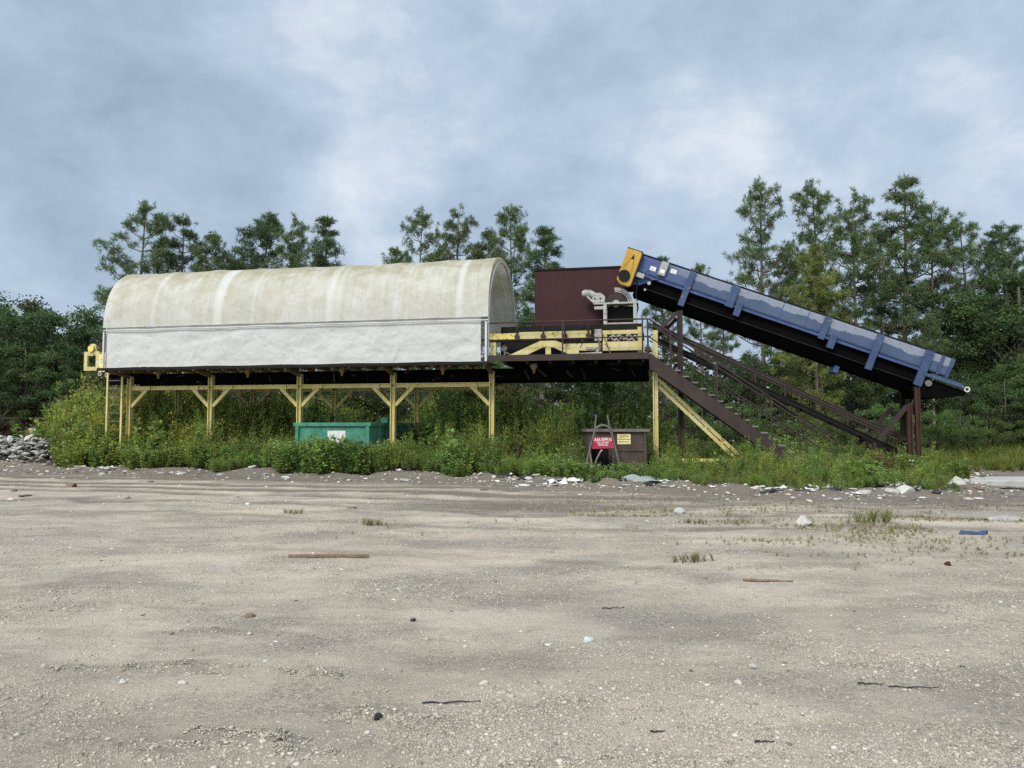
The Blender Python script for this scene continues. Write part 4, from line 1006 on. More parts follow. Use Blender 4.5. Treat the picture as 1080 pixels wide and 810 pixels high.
def field_grass():
    """the meadow to the right and sparse grass coming up in the yard"""
    n = 5200
    x = npr.uniform(12.5, 46, n); y = npr.uniform(23.5, 46, n); ok = (y > edge_y(x) + 1.2) & (x / y > .44); x, y = x[ok], y[ok]; n = len(x)
    h = npr.uniform(.35, .8, n) * np.interp(y, [23, 30, 46], [.6, 1.05, 1.9]); cl = fbm(x * .3, y * .3)
    T = [grass_tuft((.16, .19, .035), 24), grass_tuft((.20, .20, .05), 20), grass_tuft((.13, .17, .03), 26), weed_feathery((.14, .18, .03), 5, 30)]
    p = np.stack([x, y, gh(x, y) - .02], 1)
    V, F, C = scatter(T, p, np.stack([h * 1.3, h * 1.3, h * (.6 + .8 * cl)], 1), npr.uniform(0, 6.28, n), .12, npr.uniform(.8, 1.2, (n, 1)) * np.ones(3))
    obj('meadow_grass', np_mesh('meadow_grass', V, F, 'leaf', C), kind='stuff')
    n = 26000
    x = npr.uniform(-3, 12.5, n); y = npr.uniform(8.5, 18.6, n)
    cl = fbm(x * .55 + 3, y * 1.5 + 8, 4)
    wgt = np.clip((cl - .43) * 8, 0, 1) * np.clip((x + .5) / 4, .06, 1) * np.exp(-((y - 13.6 + .12 * x) / 2.6) ** 2)
    ok = npr.random(n) < wgt; x, y = x[ok], y[ok]; n = len(x)
    h = npr.uniform(.03, .085, n); p = np.stack([x, y, gh(x, y) - .005], 1)
    T = [grass_tuft((.20, .17, .075), 16, .9), grass_tuft((.15, .16, .05), 16, .8), grass_tuft(G_DRY, 14, 1.0)]
    V, F, C = scatter(T, p, np.stack([h * 1.3, h * 1.3, h], 1), npr.uniform(0, 6.28, n), .2, npr.uniform(.8, 1.2, (n, 1)) * np.ones(3))
    obj('sparse_grass', np_mesh('sparse_grass', V, F, 'leaf', C), kind='stuff')
field_grass()

# single plants that stand out
def plant(name, cat, x, y, h, w, builders, label, group=None):
    r = empty(name, (x, y, ghf(x, y)), 0, label=label, cat=cat, **({'group': group} if group else {}))
    q = [b() for b in builders]
    n = len(q); pts = np.stack([npr.normal(0, w * .28, n), npr.normal(0, w * .28, n), np.zeros(n)], 1); sc = npr.uniform(.7, 1.0, n) * h
    V, F, C = [], [], []; base = 0
    for (v, f, c), p, s_ in zip(q, pts, sc):
        V.append(v * np.array([w / h * .9 * s_, w / h * .9 * s_, s_]) + p); F.append(f + base); C.append(c); base += len(v)
    obj('foliage', np_mesh('foliage', np.concatenate(V), np.concatenate(F), 'leaf', np.concatenate(C)), r)
    k = MB()
    for p, s_ in zip(pts, sc): k.tube([(p[0], p[1], -.05), (p[0] + .02, p[1], s_ * .45)], [.016, .006], 5)
    k.build('stem', 'bark', r)
    return r
FE = lambda c=(.15, .20, .036), s=9, p=90: (lambda: weed_feathery(c, s, p))
LE = lambda c=G_LEAF, s=9, p=46, f=0: (lambda: weed_leafy(c, s, p, f))
plant('tall_weed', 'weed', 1.55, 25.0, 2.75, 1.5, [FE(), FE(), FE((.13, .19, .035)), FE()], 'tall feathery green weed clump, highest one left of the waste bin', 'feathery weeds')
plant('tall_weed', 'weed', .35, 25.6, 2.2, 1.5, [FE(), FE(), FE()], 'feathery weed clump just right of the last yellow front post', 'feathery weeds')
plant('tall_weed', 'weed', -2.2, 26.0, 2.1, 1.6, [FE((.18, .22, .04)), FE(), FE()], 'feathery weed clump just left of the last yellow front post', 'feathery weeds')
plant('tall_weed', 'weed', 2.0, 23.3, 1.5, .8, [FE((.19, .17, .075), 7, 30), FE((.15, .15, .05), 7, 40)], 'dry brownish reed clump at the left side of the waste bin')
plant('shrub', 'shrub', 3.45, 28.0, 3.5, 2.0, [LE(), LE((.12, .19, .036)), LE(G_DEEP), LE(), LE()], 'tall leafy green shrub rising behind the waste bin')
plant('shrub', 'shrub', 5.0, 28.5, 2.4, 2.0, [FE(), LE(), FE(), LE((.13, .19, .036))], 'bushy green shrub behind the yellow stair post')
plant('shrub', 'shrub', -2.6, 33.0, 3.2, 2.8, [LE(G_DEEP, 12, 60), LE((.045, .085, .022), 12, 60), FE((.06, .10, .025)), LE(G_DEEP, 12, 60)], 'round dark bush seen under the platform behind the green container')
plant('shrub', 'shrub', 9.0, 19.9, .85, 1.5, [LE((.15, .205, .04)), LE((.13, .195, .04)), LE()], 'low leafy bush covering the foot of the staircase')
plant('shrub', 'shrub', 10.8, 19.9, .95, 1.5, [LE((.16, .205, .04), f=2), LE((.13, .19, .036)), FE()], 'low leafy bush in front of the red-brown trestle legs')
plant('shrub', 'shrub', 9.9, 20.6, 1.1, 1.0, [LE((.14, .12, .04)), FE((.17, .12, .04)), LE((.15, .11, .04))], 'reddish-brown weed bush between the stair foot and the trestle')
plant('shrub', 'shrub', 4.9, 21.7, .62, 1.5, [LE((.085, .175, .036)), LE((.10, .18, .04)), LE()], 'low bright green leafy bush at the foot of the yellow stair post')
plant('shrub', 'shrub', 3.05, 22.2, .5, 1.0, [LE((.11, .19, .04)), LE((.10, .18, .04))], 'low leafy bush growing in front of the bent-pipe frame')
for i, (x, dy, h) in enumerate([(-17.4, 1.6, 2.1), (-16.2, 1.0, 1.5), (-13.3, .9, 1.5), (-12.2, 2.4, 2.2), (-9.9, .8, 1.35), (-8.9, 1.9, 1.9), (-3.3, .7, 1.5), (-1.0, .8, 1.6), (-.4, 1.8, 2.1), (2.6, 5.5, 1.9), (5.6, 2.6, 1.15), (6.9, 1.6, .9), (7.6, 3.4, 1.0), (11.6, 1.2, 1.0)]):
    B_L = [[FE((.22, .28, .06)), FE((.19, .26, .055))], [LE((.16, .25, .055)), LE((.14, .22, .05)), FE()], [lambda: goldenrod((.21, .28, .055)), lambda: goldenrod((.19, .26, .055))]][i % 3]
    plant('tall_weed', 'weed', x, float(edge_y(x)) + dy, h, npr.uniform(.7, 1.3), B_L, ['feathery green weed standing up out of the weed strip', 'leafy green weed standing up out of the weed strip', 'yellow-flowered weed standing up out of the weed strip'][i % 3], ['feathery weeds of the strip', 'leafy weeds of the strip', 'yellow-flowered weeds of the strip'][i % 3])
for x, y, h, lab in ((-2.15, 12.4, .16, 'small green grass tuft on the gravel left of centre'), (-3.9, 13.9, .13, 'smaller green grass tuft left of the other one on the gravel'),
                     (2.08, 9.1, .14, 'single dry grass tuft on the open gravel, nearest to the camera'), (6.1, 12.75, .30, 'tallest grass tuft on the yard, at the right'), (3.0, 12.6, .13, 'low green grass tuft on the gravel left of the tallest tuft')):
    r = empty('grass_tuft', (x, y, ghf(x, y)), 0, label=lab, cat='grass tuft', group='grass tufts on the yard')
    n = 16; T = [grass_tuft((.155, .165, .05), 26, .8), grass_tuft((.21, .185, .08), 22, .9)]
    V, F, C = scatter(T, np.stack([npr.normal(0, h * 1.0, n), npr.normal(0, h * .5, n), np.zeros(n)], 1), npr.uniform(.5, 1, n) * h, npr.uniform(0, 6.28, n), .2)
    obj('blades', np_mesh('blades', V, F, 'leaf', C), r)

# ------------------------------------------------------------------ trees
def trunk_mesh(name, pts, radii, extra, mat='bark', n=8):
    k = MB(); k.tube(pts, list(radii), n)
    for p, rr in extra: k.tube(p, rr, 5, caps=False)
    me = bpy.data.meshes.new(name); me.from_pydata([tuple(v) for v in k.v], [], k.f); me.materials.append(M[mat]); me.shade_smooth(); return me
def make_pine(H, cf, spread, tufts, col, dense=1.0, limbs=26, mat='bark', top=.5):
    """open-crowned pine: clumps of needles at the ends of upswept limbs"""
    lean = npr.normal(0, .012, 2); zz = np.linspace(0, 1, 10)
    cx = lean[0] * H * zz ** 2 + .12 * np.sin(zz * 5 + npr.uniform(0, 6)); cy = lean[1] * H * zz ** 2
    pts = [(cx[i], cy[i], zz[i] * H * .985) for i in range(10)]
    axis = lambda t: np.array([np.interp(t, zz, cx), np.interp(t, zz, cy), t * H * .985])
    rad = H * .0125 * (1 - zz * .86)
    ext = []; tips = []
    for i in range(limbs):
        wh = i // 3; t = cf + (1 - cf) * ((wh + .2 + .35 * npr.random()) / math.ceil(limbs / 3)) ** .92; t = min(t, .985)
        s_ = (t - cf) / (1 - cf)
        prof = (math.sin(min(1, (s_ + .12) / .55) * math.pi / 2)) * (1 - s_ ** 1.25) ** .8 + .07
        L = spread * prof * npr.uniform(.6, 1.15); a = i * 2.1 + wh * .8 + npr.normal(0, .35)
        p0 = axis(t); up = npr.uniform(.05, .45) + s_ * .5
        p1 = p0 + np.array([math.cos(a) * L * .5, math.sin(a) * L * .5, L * .5 * up * .5]); p2 = p0 + np.array([math.cos(a) * L, math.sin(a) * L, L * up])
        r0 = H * .0026 * (.5 + prof)
        ext.append(([tuple(p0), tuple(p1), tuple(p2)], [r0, r0 * .7, r0 * .3])); tips.append((p2, 1))
        for k in range(int(4 + 8 * prof)):
            f = npr.uniform(.2, .98); q0 = p0 + (p2 - p0) * f; b = a + npr.choice([-1, 1]) * npr.uniform(.4, 1.1); l = L * npr.uniform(.15, .45)
            q1 = q0 + np.array([math.cos(b) * l, math.sin(b) * l, l * npr.uniform(.1, .7)])
            ext.append(([tuple(q0), tuple(q1)], [r0 * .4, r0 * .15])); tips.append((q1, .8))
    tips.append((axis(1), 1))
    per = max(1, int(tufts * dense / len(tips)))
    C = []
    for p, w in tips:
        m = max(1, int(npr.poisson(per * w)))
        C.append(p + npr.normal(0, 1, (m, 3)) * np.array([.20, .20, .13]) * (.7 + H * .02))
    C = np.concatenate(C); m = len(C)
    nb = 24; D = unit(npr.normal(0, 1, (m, nb, 3)) + np.array([0, 0, .45])); P = np.repeat(C[:, None], nb, 1)
    cc = np.array(col) * np.clip(npr.normal(1, .22, (m, 1)), .5, 1.6) * npr.uniform(.9, 1.1, (m, 3))
    V = leafq(P.reshape(-1, 3), D.reshape(-1, 3), npr.uniform(.26, .44, m * nb), .038)
    col4 = np.repeat(np.repeat(cc, nb, 0), 4, 0)
    return trunk_mesh('trunk', pts, rad, ext, mat), np_mesh('crown', V, quads(len(V) // 4), 'needle', col4)
def make_broadleaf(H, w, col, clusters=80, per=150, low=.12, leaf=.17, flat=.6):
    ext = []; C = []
    lobes = [(npr.normal(0, w * .22), npr.normal(0, w * .22), H * npr.uniform(.45, .8), w * npr.uniform(.3, .5), H * npr.uniform(.16, .3)) for _ in range(6)] + [(0, 0, H * .62, w * .5, H * .36)]
    while len(C) < clusters:
        lx, ly, lz, lr, lh = lobes[npr.integers(0, 7)]
        d = unit(npr.normal(0, 1, 3)) * npr.uniform(.45, 1.0) ** .5
        p = np.array([lx, ly, lz]) + d * np.array([lr, lr, lh])
        if p[2] < H * low or p[2] > H: continue
        C.append(p)
    # skirts of low boughs
    for _ in range(int(clusters * .3)):
        a = npr.uniform(0, 6.28); rr = w * npr.uniform(.2, .5); C.append(np.array([math.cos(a) * rr, math.sin(a) * rr, H * npr.uniform(low, .5)]))
    C = np.array(C); m = len(C)
    rad = npr.uniform(.35, .75, m) * (w / 5) ** .5
    off = unit(npr.normal(0, 1, (m, per, 3))) * npr.random((m, per, 1)) ** .45 * rad[:, None, None] * np.array([1.15, 1.15, flat])
    P = (C[:, None] + off).reshape(-1, 3)
    D = npr.normal(0, 1, (m * per, 3)) * np.array([1, 1, .45]) + np.array([0, 0, -.15])
    cc = np.array(col) * np.clip(npr.normal(1, .2, (m, 1)), .55, 1.5) * npr.uniform(.9, 1.1, (m, 3))
    cc = np.repeat(cc, per, 0) * npr.uniform(.75, 1.25, (m * per, 1))
    V = leafq(P, D, npr.uniform(.7, 1.3, m * per) * leaf, npr.uniform(.5, .8, m * per) * leaf)
    for p in C[::2]:
        s0 = np.array([npr.normal(0, .05), npr.normal(0, .05), max(.3, p[2] * npr.uniform(.35, .7))]); md = (s0 + p) / 2 + np.array([0, 0, .15])
        ext.append(([tuple(s0), tuple(md), tuple(p)], [.05 * H / 9, .03 * H / 9, .01]))
    tr = trunk_mesh('trunk', [(0, 0, -.2), (.05, 0, H * .3), (0, .06, H * .6), (.03, 0, H * .9)], [H * .018, H * .014, H * .009, H * .003], ext)
    return tr, np_mesh('crown', V, quads(len(V) // 4), 'leaf', np.repeat(cc, 4, 0))

PINE_C = (.098, .140, .052)
PR = {}
for i in range(6):
    PR['p%d' % i] = (make_pine(18, [.34, .40, .30, .44, .34, .38][i], [3.7, 3.2, 4.0, 3.0, 3.5, 3.7][i], [1000, 880, 1120, 860, 1000, 1040][i], PINE_C, 1, [34, 30, 38, 30, 34, 34][i]), 18)
PR['pd'] = (make_pine(18, .30, 3.7, 1800, (.070, .114, .046), 1, 46), 18)       # dense crowned
PR['ps'] = (make_pine(18, .34, 1.9, 900, (.074, .118, .048), 1, 36), 18)       # slim young
PR['py'] = (make_pine(14, .10, 2.7, 1900, (.17, .205, .055), 1, 46), 14)       # yellow-green young
PR['pw'] = (make_pine(18, .55, 2.6, 900, PINE_C, 1, 24, 'bark_pale'), 18)
for i in range(4):
    PR['b%d' % i] = (make_broadleaf(9, [6.5, 5.5, 7.5, 6.0][i], [(.066, .104, .036), (.076, .116, .038), (.058, .094, .034), (.086, .128, .040)][i], [95, 80, 110, 90][i], 150), 9)
PR['bl'] = (make_broadleaf(5, 5.0, (.085, .135, .036), 60, 150, .03, .14), 5)     # low brush
PR['bs'] = (make_broadleaf(9, 4.2, (.036, .062, .024), 60, 110, .2, .15), 9)
def tree(name, px, top, Y, kind, label, cat, group, wid=1.0, rz=None):
    (tr, cr), H0 = PR[kind]
    x = (px - 540) / 800 * Y; H = EYE + (450 - top) * Y / 800
    r = empty(name, (x, Y, ghf(x, Y)), npr.uniform(0, 6.28) if rz is None else rz, label=label, cat=cat, group=group)
    s_ = H / H0; r.scale = (s_ * wid, s_ * wid, s_)
    obj('trunk', tr, r); obj('crown', cr, r)
    return r
PG = 'pines standing behind the platform'
pl = [
 (143, 211, 50, 'p0', 1.0, 'tall ragged pine farthest left above the canvas cover'),
 (186, 223, 52, 'p1', .95, 'open-crowned pine second from the left above the canvas cover'),
 (217, 243, 51, 'p3', .9, 'smaller pine between the ragged left pine group and the dense round-topped pine'),
 (270, 219, 54, 'pd', 1.0, 'dense dark round-topped pine above the left half of the canvas'),
 (306, 226, 53, 'p4', .85, 'pine leaning against the right side of the dense round-topped pine'),
 (345, 223, 50, 'ps', 1.2, 'slim pine standing alone at the right end of the left pine group'),
 (242, 258, 53, 'p5', .8, 'low pine filling the gap left of the dense round-topped pine'),
 (416, 258, 50, 'p3', .75, 'short pine at the left edge of the middle pine group'),
 (441, 217, 51, 'p2', .78, 'broad dark pine, second from left in the middle group above the canvas'),
 (481, 216, 52, 'p4', .9, 'pine with a pointed top in the centre of the middle group'),
 (512, 239, 53, 'p3', .8, 'lower pine left of the tallest pine near the open canvas end'),
 (538, 212, 50, 'p5', .8, 'tallest pine of the middle group, just above the open canvas end'),
 (572, 233, 48, 'ps', 1.4, 'slim dense pine directly left of the maroon hopper'),
 (460, 262, 55, 'p1', .8, 'low pine behind the middle group, showing just above the canvas ridge'),
 (702, 266, 56, 'ps', 1.0, 'pine tip poking above the ochre head guard'),
 (740, 277, 57, 'p3', .7, 'small pine top just above the upper blue conveyor'),
 (806, 186, 47, 'p2', .85, 'airy tall pine farthest left above the blue conveyor'),
 (866, 188, 50, 'p0', .8, 'tall pine behind the yellow-green young pine'),
 (862, 255, 41, 'py', .9, 'yellow-green young pine above the middle of the blue conveyor'),
 (905, 199, 47, 'p4', .9, 'dark pine right of the yellow-green young pine'),
 (957, 183, 46, 'p1', 1.05, 'tallest pine above the lower half of the blue conveyor'),
 (986, 213, 45, 'p5', .9, 'pine right of the tallest one above the conveyor'),
 (1024, 222, 44, 'p0', .8, 'pine standing above the lower end of the blue conveyor'),
 (835, 262, 52, 'p5', .8, 'lower pine left of the yellow-green young pine'),
 (932, 238, 52, 'p2', .8, 'lower pine between the two tallest pines on the right'),
 (985, 330, 40, 'pw', .9, 'pale-trunked pine showing under the lower end of the blue conveyor'),
 (867, 300, 42, 'pw', .9, 'pale-trunked pine showing between stairs and blue conveyor'),
 (1064, 233, 45, 'pd', .9, 'dense dark pine at the right edge of the photo'),
 (765, 300, 54, 'p3', .8, 'small pine beneath the upper blue conveyor left of the airy tall pine'),
]
for px, top, Y, kd, wd, lab in pl: tree('pine_tree', px, top, Y, kd, lab, 'pine tree', PG, wd)
for px, top, Y, kd, wd, lab in [
 (6, 303, 45, 'b0', .95, 'tall dark broadleaf tree at the far left edge of the photo'),
 (50, 305, 44, 'b2', .85, 'big dark broadleaf tree behind the dark red container'),
 (86, 330, 45, 'b1', .8, 'dark broadleaf tree just left of the yellow take-up frame'),
 (110, 346, 47, 'bs', .9, 'thin-crowned tree at the left end of the canvas cover'),
 (1078, 262, 42, 'b1', 1.0, 'tall dark broadleaf tree at the right edge of the photo'),
 (1044, 305, 43, 'b2', .8, 'dark broadleaf tree just right of the lower conveyor end')]:
    tree('broadleaf_tree', px, top, Y, kd, lab, 'tree', 'dark broadleaf trees of the wood', wd)
def same(lst, label):
    for px, top, Y, kd, wd in lst: tree('broadleaf_tree', px, top, Y, kd, label, 'tree', label.replace('dark ', '', 1) + ' group', wd)
same([(-28, 300, 46, 'b3', 1), (25, 352, 41, 'b1', .9), (70, 372, 41, 'b0', .9), (-5, 368, 40, 'b2', .8), (102, 388, 42, 'b3', .9)], 'dark broadleaf tree in the mass behind rubble and take-up frame at left')
same([(px, 372 + 14 * math.sin(px), 41 + 4 * math.sin(px * 1.7), 'b%d' % (i % 4), .85) for i, px in enumerate(range(135, 640, 36))], 'dark broadleaf tree of the wood seen through the platform posts')
same([(660, 375, 46, 'b1', .8), (700, 378, 47, 'b3', .8), (742, 374, 45, 'b0', .8), (785, 366, 46, 'b2', .8), (825, 358, 45, 'b3', .85), (868, 362, 47, 'b1', .8), (905, 362, 44, 'b0', .8), (945, 352, 45, 'b2', .8), (985, 350, 44, 'b3', .8)], 'dark broadleaf tree of the wood under the blue conveyor')
same([(1110, 300, 40, 'b0', .9), (1022, 385, 39, 'b2', .8), (1060, 392, 37, 'b0', .9), (1092, 372, 37, 'b3', .9), (1130, 350, 38, 'b1', 1.0)], 'dark broadleaf tree of the wood at the right edge')
for i, (px, Y) in enumerate([(1012, 35), (1040, 36), (1075, 37), (985, 33), (1105, 36)]):
    tree('bush', px, 432 + 6 * math.sin(i * 2), Y, 'bl', 'mid-green bush along the wood edge behind the meadow at right', 'bush', 'bushes along the wood edge', .9)
for i, (px, Y) in enumerate([(165, 39), (240, 40), (300, 38), (365, 40), (560, 38), (620, 36), (800, 34), (880, 33), (935, 35), (740, 37)]):
    tree('bush', px, 426 + 6 * math.sin(i * 2), Y, 'bl', 'green bush at the wood edge behind the platform and stairs', 'bush', 'bushes behind the platform', .9)
def treeline():
    """the wood behind everything, closing the horizon"""
    n = 62000
    x = npr.uniform(-85, 90, n); y = npr.uniform(58, 68, n); top = 5.2 + 3.2 * fbm(x * .22, x * 0 + 3) + np.where(np.abs(x) > 32, 2.5, 0)
    z = npr.random(n) ** .8 * top; P = np.stack([x, y + np.sin(z * 2 + x) * .6, z], 1)
    cl = fbm(x * .5 + z, z * .6 + y, 3)
    c = np.array((.034, .058, .022)) * (.6 + .9 * cl)[:, None]
    V = leafq(P, npr.normal(0, 1, (n, 3)) * np.array([1, 1, .5]), npr.uniform(.3, .6, n), npr.uniform(.22, .4, n))
    obj('treeline', np_mesh('treeline', V, quads(n), 'leaf', np.repeat(c, 4, 0)), kind='stuff')
treeline()

# ------------------------------------------------------------------ debris
def chunk_mesh(name, dims, mat, rough=.25, sub=2, seed=0):
    import bmesh
    bm = bmesh.new(); bmesh.ops.create_icosphere(bm, subdivisions=sub, radius=1)
    g = random.Random(seed); pl = [(Vector((g.uniform(-1, 1), g.uniform(-1, 1), g.uniform(-.6, 1))).normalized(), g.uniform(.45, .8)) for _ in range(7)]
    for v in bm.verts:
        for nrm, d in pl:
            k = v.co.dot(nrm)
            if k > d: v.co -= nrm * (k - d)
        v.co *= 1 + g.uniform(-rough, rough) * .25
        v.co = Vector((v.co.x * dims[0], v.co.y * dims[1], v.co.z * dims[2]))
    me = bpy.data.meshes.new(name); bm.to_mesh(me); bm.free(); me.materials.append(M[mat]); return me
def sheet_mesh(name, L, Wd, H, mat, seed):
    """crumpled sheet: plastic, cloth or felt lying on the ground"""
    nx, ny = 26, 16; X, Y = np.meshgrid(np.linspace(-.5, .5, nx), np.linspace(-.5, .5, ny), indexing='ij')
    f = fbm(X * 2.3 + seed * 3.7, Y * 2.3 + seed, 3) * .94; g = fbm(X * 2.2 + seed * 1.3, Y * 2.2 + 8, 3)
    P = np.stack([X * L * (.8 + .4 * g), Y * Wd * (.7 + .6 * f), np.maximum(.012, (f - .26) * 1.5 * H * (1 - 1.2 * (np.abs(X) + np.abs(Y)) ** 2 * .8))], 2).reshape(-1, 3)
    i = np.arange((nx - 1) * ny).reshape(-1, ny)[:, :-1].ravel()
    return np_mesh(name, P, np.stack([i, i + ny, i + ny + 1, i + 1], 1), mat)
def put(name, me, x, y, rz, label, cat, group=None, dz=0, tilt=(0, 0)):
    o = obj(name, me, None, (x, y, ghf(x, y) + dz), label=label, cat=cat, **({'group': group} if group else {}))
    o.rotation_euler = (tilt[0], tilt[1], rz); return o
def sheet(name, L, Wd, H, mat, x, y, rz, label, cat, seed=1, group=None):
    o = put(name, sheet_mesh(name, L, Wd, H, mat, seed), x, y, rz, label, cat, group)
    md = o.modifiers.new('t', 'SOLIDIFY'); md.thickness = .012; md.offset = 0; return o
put('concrete_chunk', chunk_mesh('concrete_chunk', (.30, .22, .25), 'concrete_pale', .3, 3, 3), -10.6, 28.1, .4, 'pale white concrete lump at the weed edge before the second yellow post', 'rubble', dz=.12)
sheet('scrap_sheet', .75, .3, .1, 'litter_white', -11.05, 28.0, .1, 'flat white scrap sheet left of the pale concrete lump', 'scrap', 5)
put('concrete_slab', chunk_mesh('concrete_slab', (.55, .35, .12), 'concrete', .2, 3, 8), -14.6, 30.1, -.2, 'flat grey concrete slab piece lying before the ladder', 'rubble', dz=.06)
sheet('plastic_sheet', .9, .6, .35, 'litter_blue', -5.1, 26.7, .3, 'crumpled blue plastic sheet at the weed edge before the green container', 'plastic sheet', 2)
sheet('plastic_bag', .7, .5, .4, 'litter_white', -4.5, 26.6, -.3, 'crumpled pale bag right of the blue plastic sheet', 'bag', 7)
sheet('plastic_bag', .55, .45, .42, 'litter_white', 1.22, 21.0, .2, 'white plastic bag heaped at the weed edge left of the waste bin', 'bag', 4)
sheet('scrap_sheet', .5, .3, .2, 'litter_white', 1.75, 21.2, -.2, 'white scrap beside the heaped white bag, before the pipe frame', 'scrap', 9)
sheet('felt_sheet', 1.6, .55, .4, 'sagegreen', 3.75, 21.0, .08, 'grey-green crumpled sheet lying before the waste bin', 'sheet', 11)
put('board', MB().box(-.9, .9, -.06, .06, 0, .04).build('board', 'litter_dark').data, 2.1, 21.5, .25, 'dark board leaning on the soil bank left of the grey-green sheet', 'board', dz=.05, tilt=(.2, -.15))
bpy.data.objects.remove([o for o in bpy.data.objects if o.name.startswith('board') and 'label' not in o.keys()][0])
def stick(L, w, h, mat, x, y, rz, label, name='stick', cat='stick', group=None, bend=.0):
    k = MB(); n = 7
    pts = [(-L / 2 + L * i / (n - 1), bend * math.sin(i * 1.9) * L, h * .5 + .004 * math.sin(i * 2.3)) for i in range(n)]
    if name == 'board':
        vs = []; fs = []
        for (a, b_, c) in pts: vs += [(a, b_ - w / 2, 0), (a, b_ + w / 2, 0), (a, b_ + w / 2, h), (a, b_ - w / 2, h)]
        for i in range(n - 1):
            for q in range(4): fs.append((i * 4 + q, i * 4 + 4 + q, i * 4 + 4 + (q + 1) % 4, i * 4 + (q + 1) % 4))
        fs += [(3, 2, 1, 0), tuple((n - 1) * 4 + q for q in range(4))]; k.add(vs, fs)
    else: k.tube(pts, [w / 2 * (1 - .09 * i) for i in range(n)], 6)
    o = k.build(name, mat, None, label=label, cat=cat, **({'group': group} if group else {})); o.location = (x, y, ghf(x, y) + .004); o.rotation_euler = (0, 0, rz); return o
stick(.98, .055, .03, 'wood', -2.26, 9.46, .03, 'long brown weathered board lying on the gravel left of centre', 'board', 'board', bend=.004)
stick(.5, .035, .02, 'wood', 2.66, 7.98, -.12, 'short reddish-brown stick by the dry grass patch on the right', bend=.01)
stick(.34, .012, .012, 'litter_dark', -.35, 4.5, .1, 'thin dark twig in the middle foreground', bend=.02)
for i, (px, py, L, lab) in enumerate([(911, 712, .16, 'longer dark twig at lower right, left end of the pair'), (955, 714, .3, 'bent dark twig at lower right, right of the other twig'), (800, 771, .10, 'short black piece on gravel near the bottom edge right of centre'), (690, 760, .08, 'short black twig right of the bottom centre'), (645, 635, .2, 'thin dark twig on the gravel right of the frame centre, higher up')]):
    y = 1.6 * 800 / (py - 450) ; y = y * .985; x = (px - 540) / 800 * y
    stick(L, .011, .010, 'litter_dark', x, y, -.1 + .06 * i, lab, bend=.008, group='dark twigs on the gravel')
def gpos(px, py):
    y = 1.6 * 800 / (py - 450); return (px - 540) / 800 * y, y
for i, (px, py, s_, mat, lab) in enumerate([
  (267, 646, .045, 'wood', 'brown stone on the gravel left of centre, below the long board'), (846, 553, .16, 'concrete_pale', 'largest white rock on the right of the yard'),
  (774, 716, .03, 'concrete_pale', 'white angular stone at lower right of centre'), (511, 716, .03, 'concrete_pale', 'pale reddish-white stone in the lower centre'), (402, 756, .028, 'litter_dark', 'dark stone in the lower centre left'),
  (138, 718, .03, 'concrete_pale', 'white stone in the lower left foreground'), (199, 718, .025, 'concrete_pale', 'small white stone right of the other one at lower left'), (618, 671, .05, 'litter_white', 'flat white scrap on the gravel right of centre'),
  (422, 620, .04, 'concrete_pale', 'white stone right of the long brown board'), (78, 513, .14, 'wood', 'brown stone on the yard before the rubble pile'), (715, 540, .11, 'concrete', 'grey rock on the soil before the stairs'),
  (1005, 519, .24, 'concrete', 'big beige rock at the soil bank near the concrete slab'), (952, 522, .2, 'concrete_pale', 'pale rock at the weed edge left of the big beige rock'), (905, 515, .2, 'concrete', 'rock at the weed edge before the trestle'),
  (995, 595, .05, 'redbrown', 'small red-brown lump on the right of the yard'), (437, 651, .03, 'litter_dark', 'small dark lump on the gravel in the centre'), (790, 700, .03, 'concrete', 'grey stone at lower right')]):
    x, y = gpos(px, py); put('stone', chunk_mesh('stone', (s_ * 1.2, s_ * .9, s_ * .75), mat, .3, 2, i + 20), x, y, i, lab, 'stone', 'single stones on the yard', dz=s_ * .3)
x, y = gpos(1022, 561); sheet('rag', .36, .34, .13, 'litter_blue', x, y, .9, 'dark blue rag lying on the right of the yard', 'rag', 8)
x, y = gpos(1058, 546); sheet('rag', .8, .4, .16, 'litter_grey', x, y, .2, 'grey-blue crumpled cloth near the right edge', 'rag', 13)
x, y = gpos(988, 517); sheet('plastic_sheet', .35, .3, .25, 'litter_blue', x, y, .2, 'small blue plastic scrap beside the big beige rock', 'plastic sheet', 17)
# concrete slab by the meadow
k = MB(); k.prism([(12.1, -.06), (19.5, -.06), (19.5, .12), (12.0, .14)], 20.6, 22.4); o = k.build('concrete_slab', 'concrete', None, bevel=.02, label='long pale concrete slab before the meadow at the right edge', cat='concrete slab'); o.rotation_euler = (0, 0, R(1.5)); o.location = (-.35, -.55, .02)
x, y = 13.0, 19.4
stick(1.5, .05, .05, 'litter_dark', 13.2, 19.3, -.2, 'bent black pipe lying before the concrete slab', 'pipe', 'pipe', bend=.06)

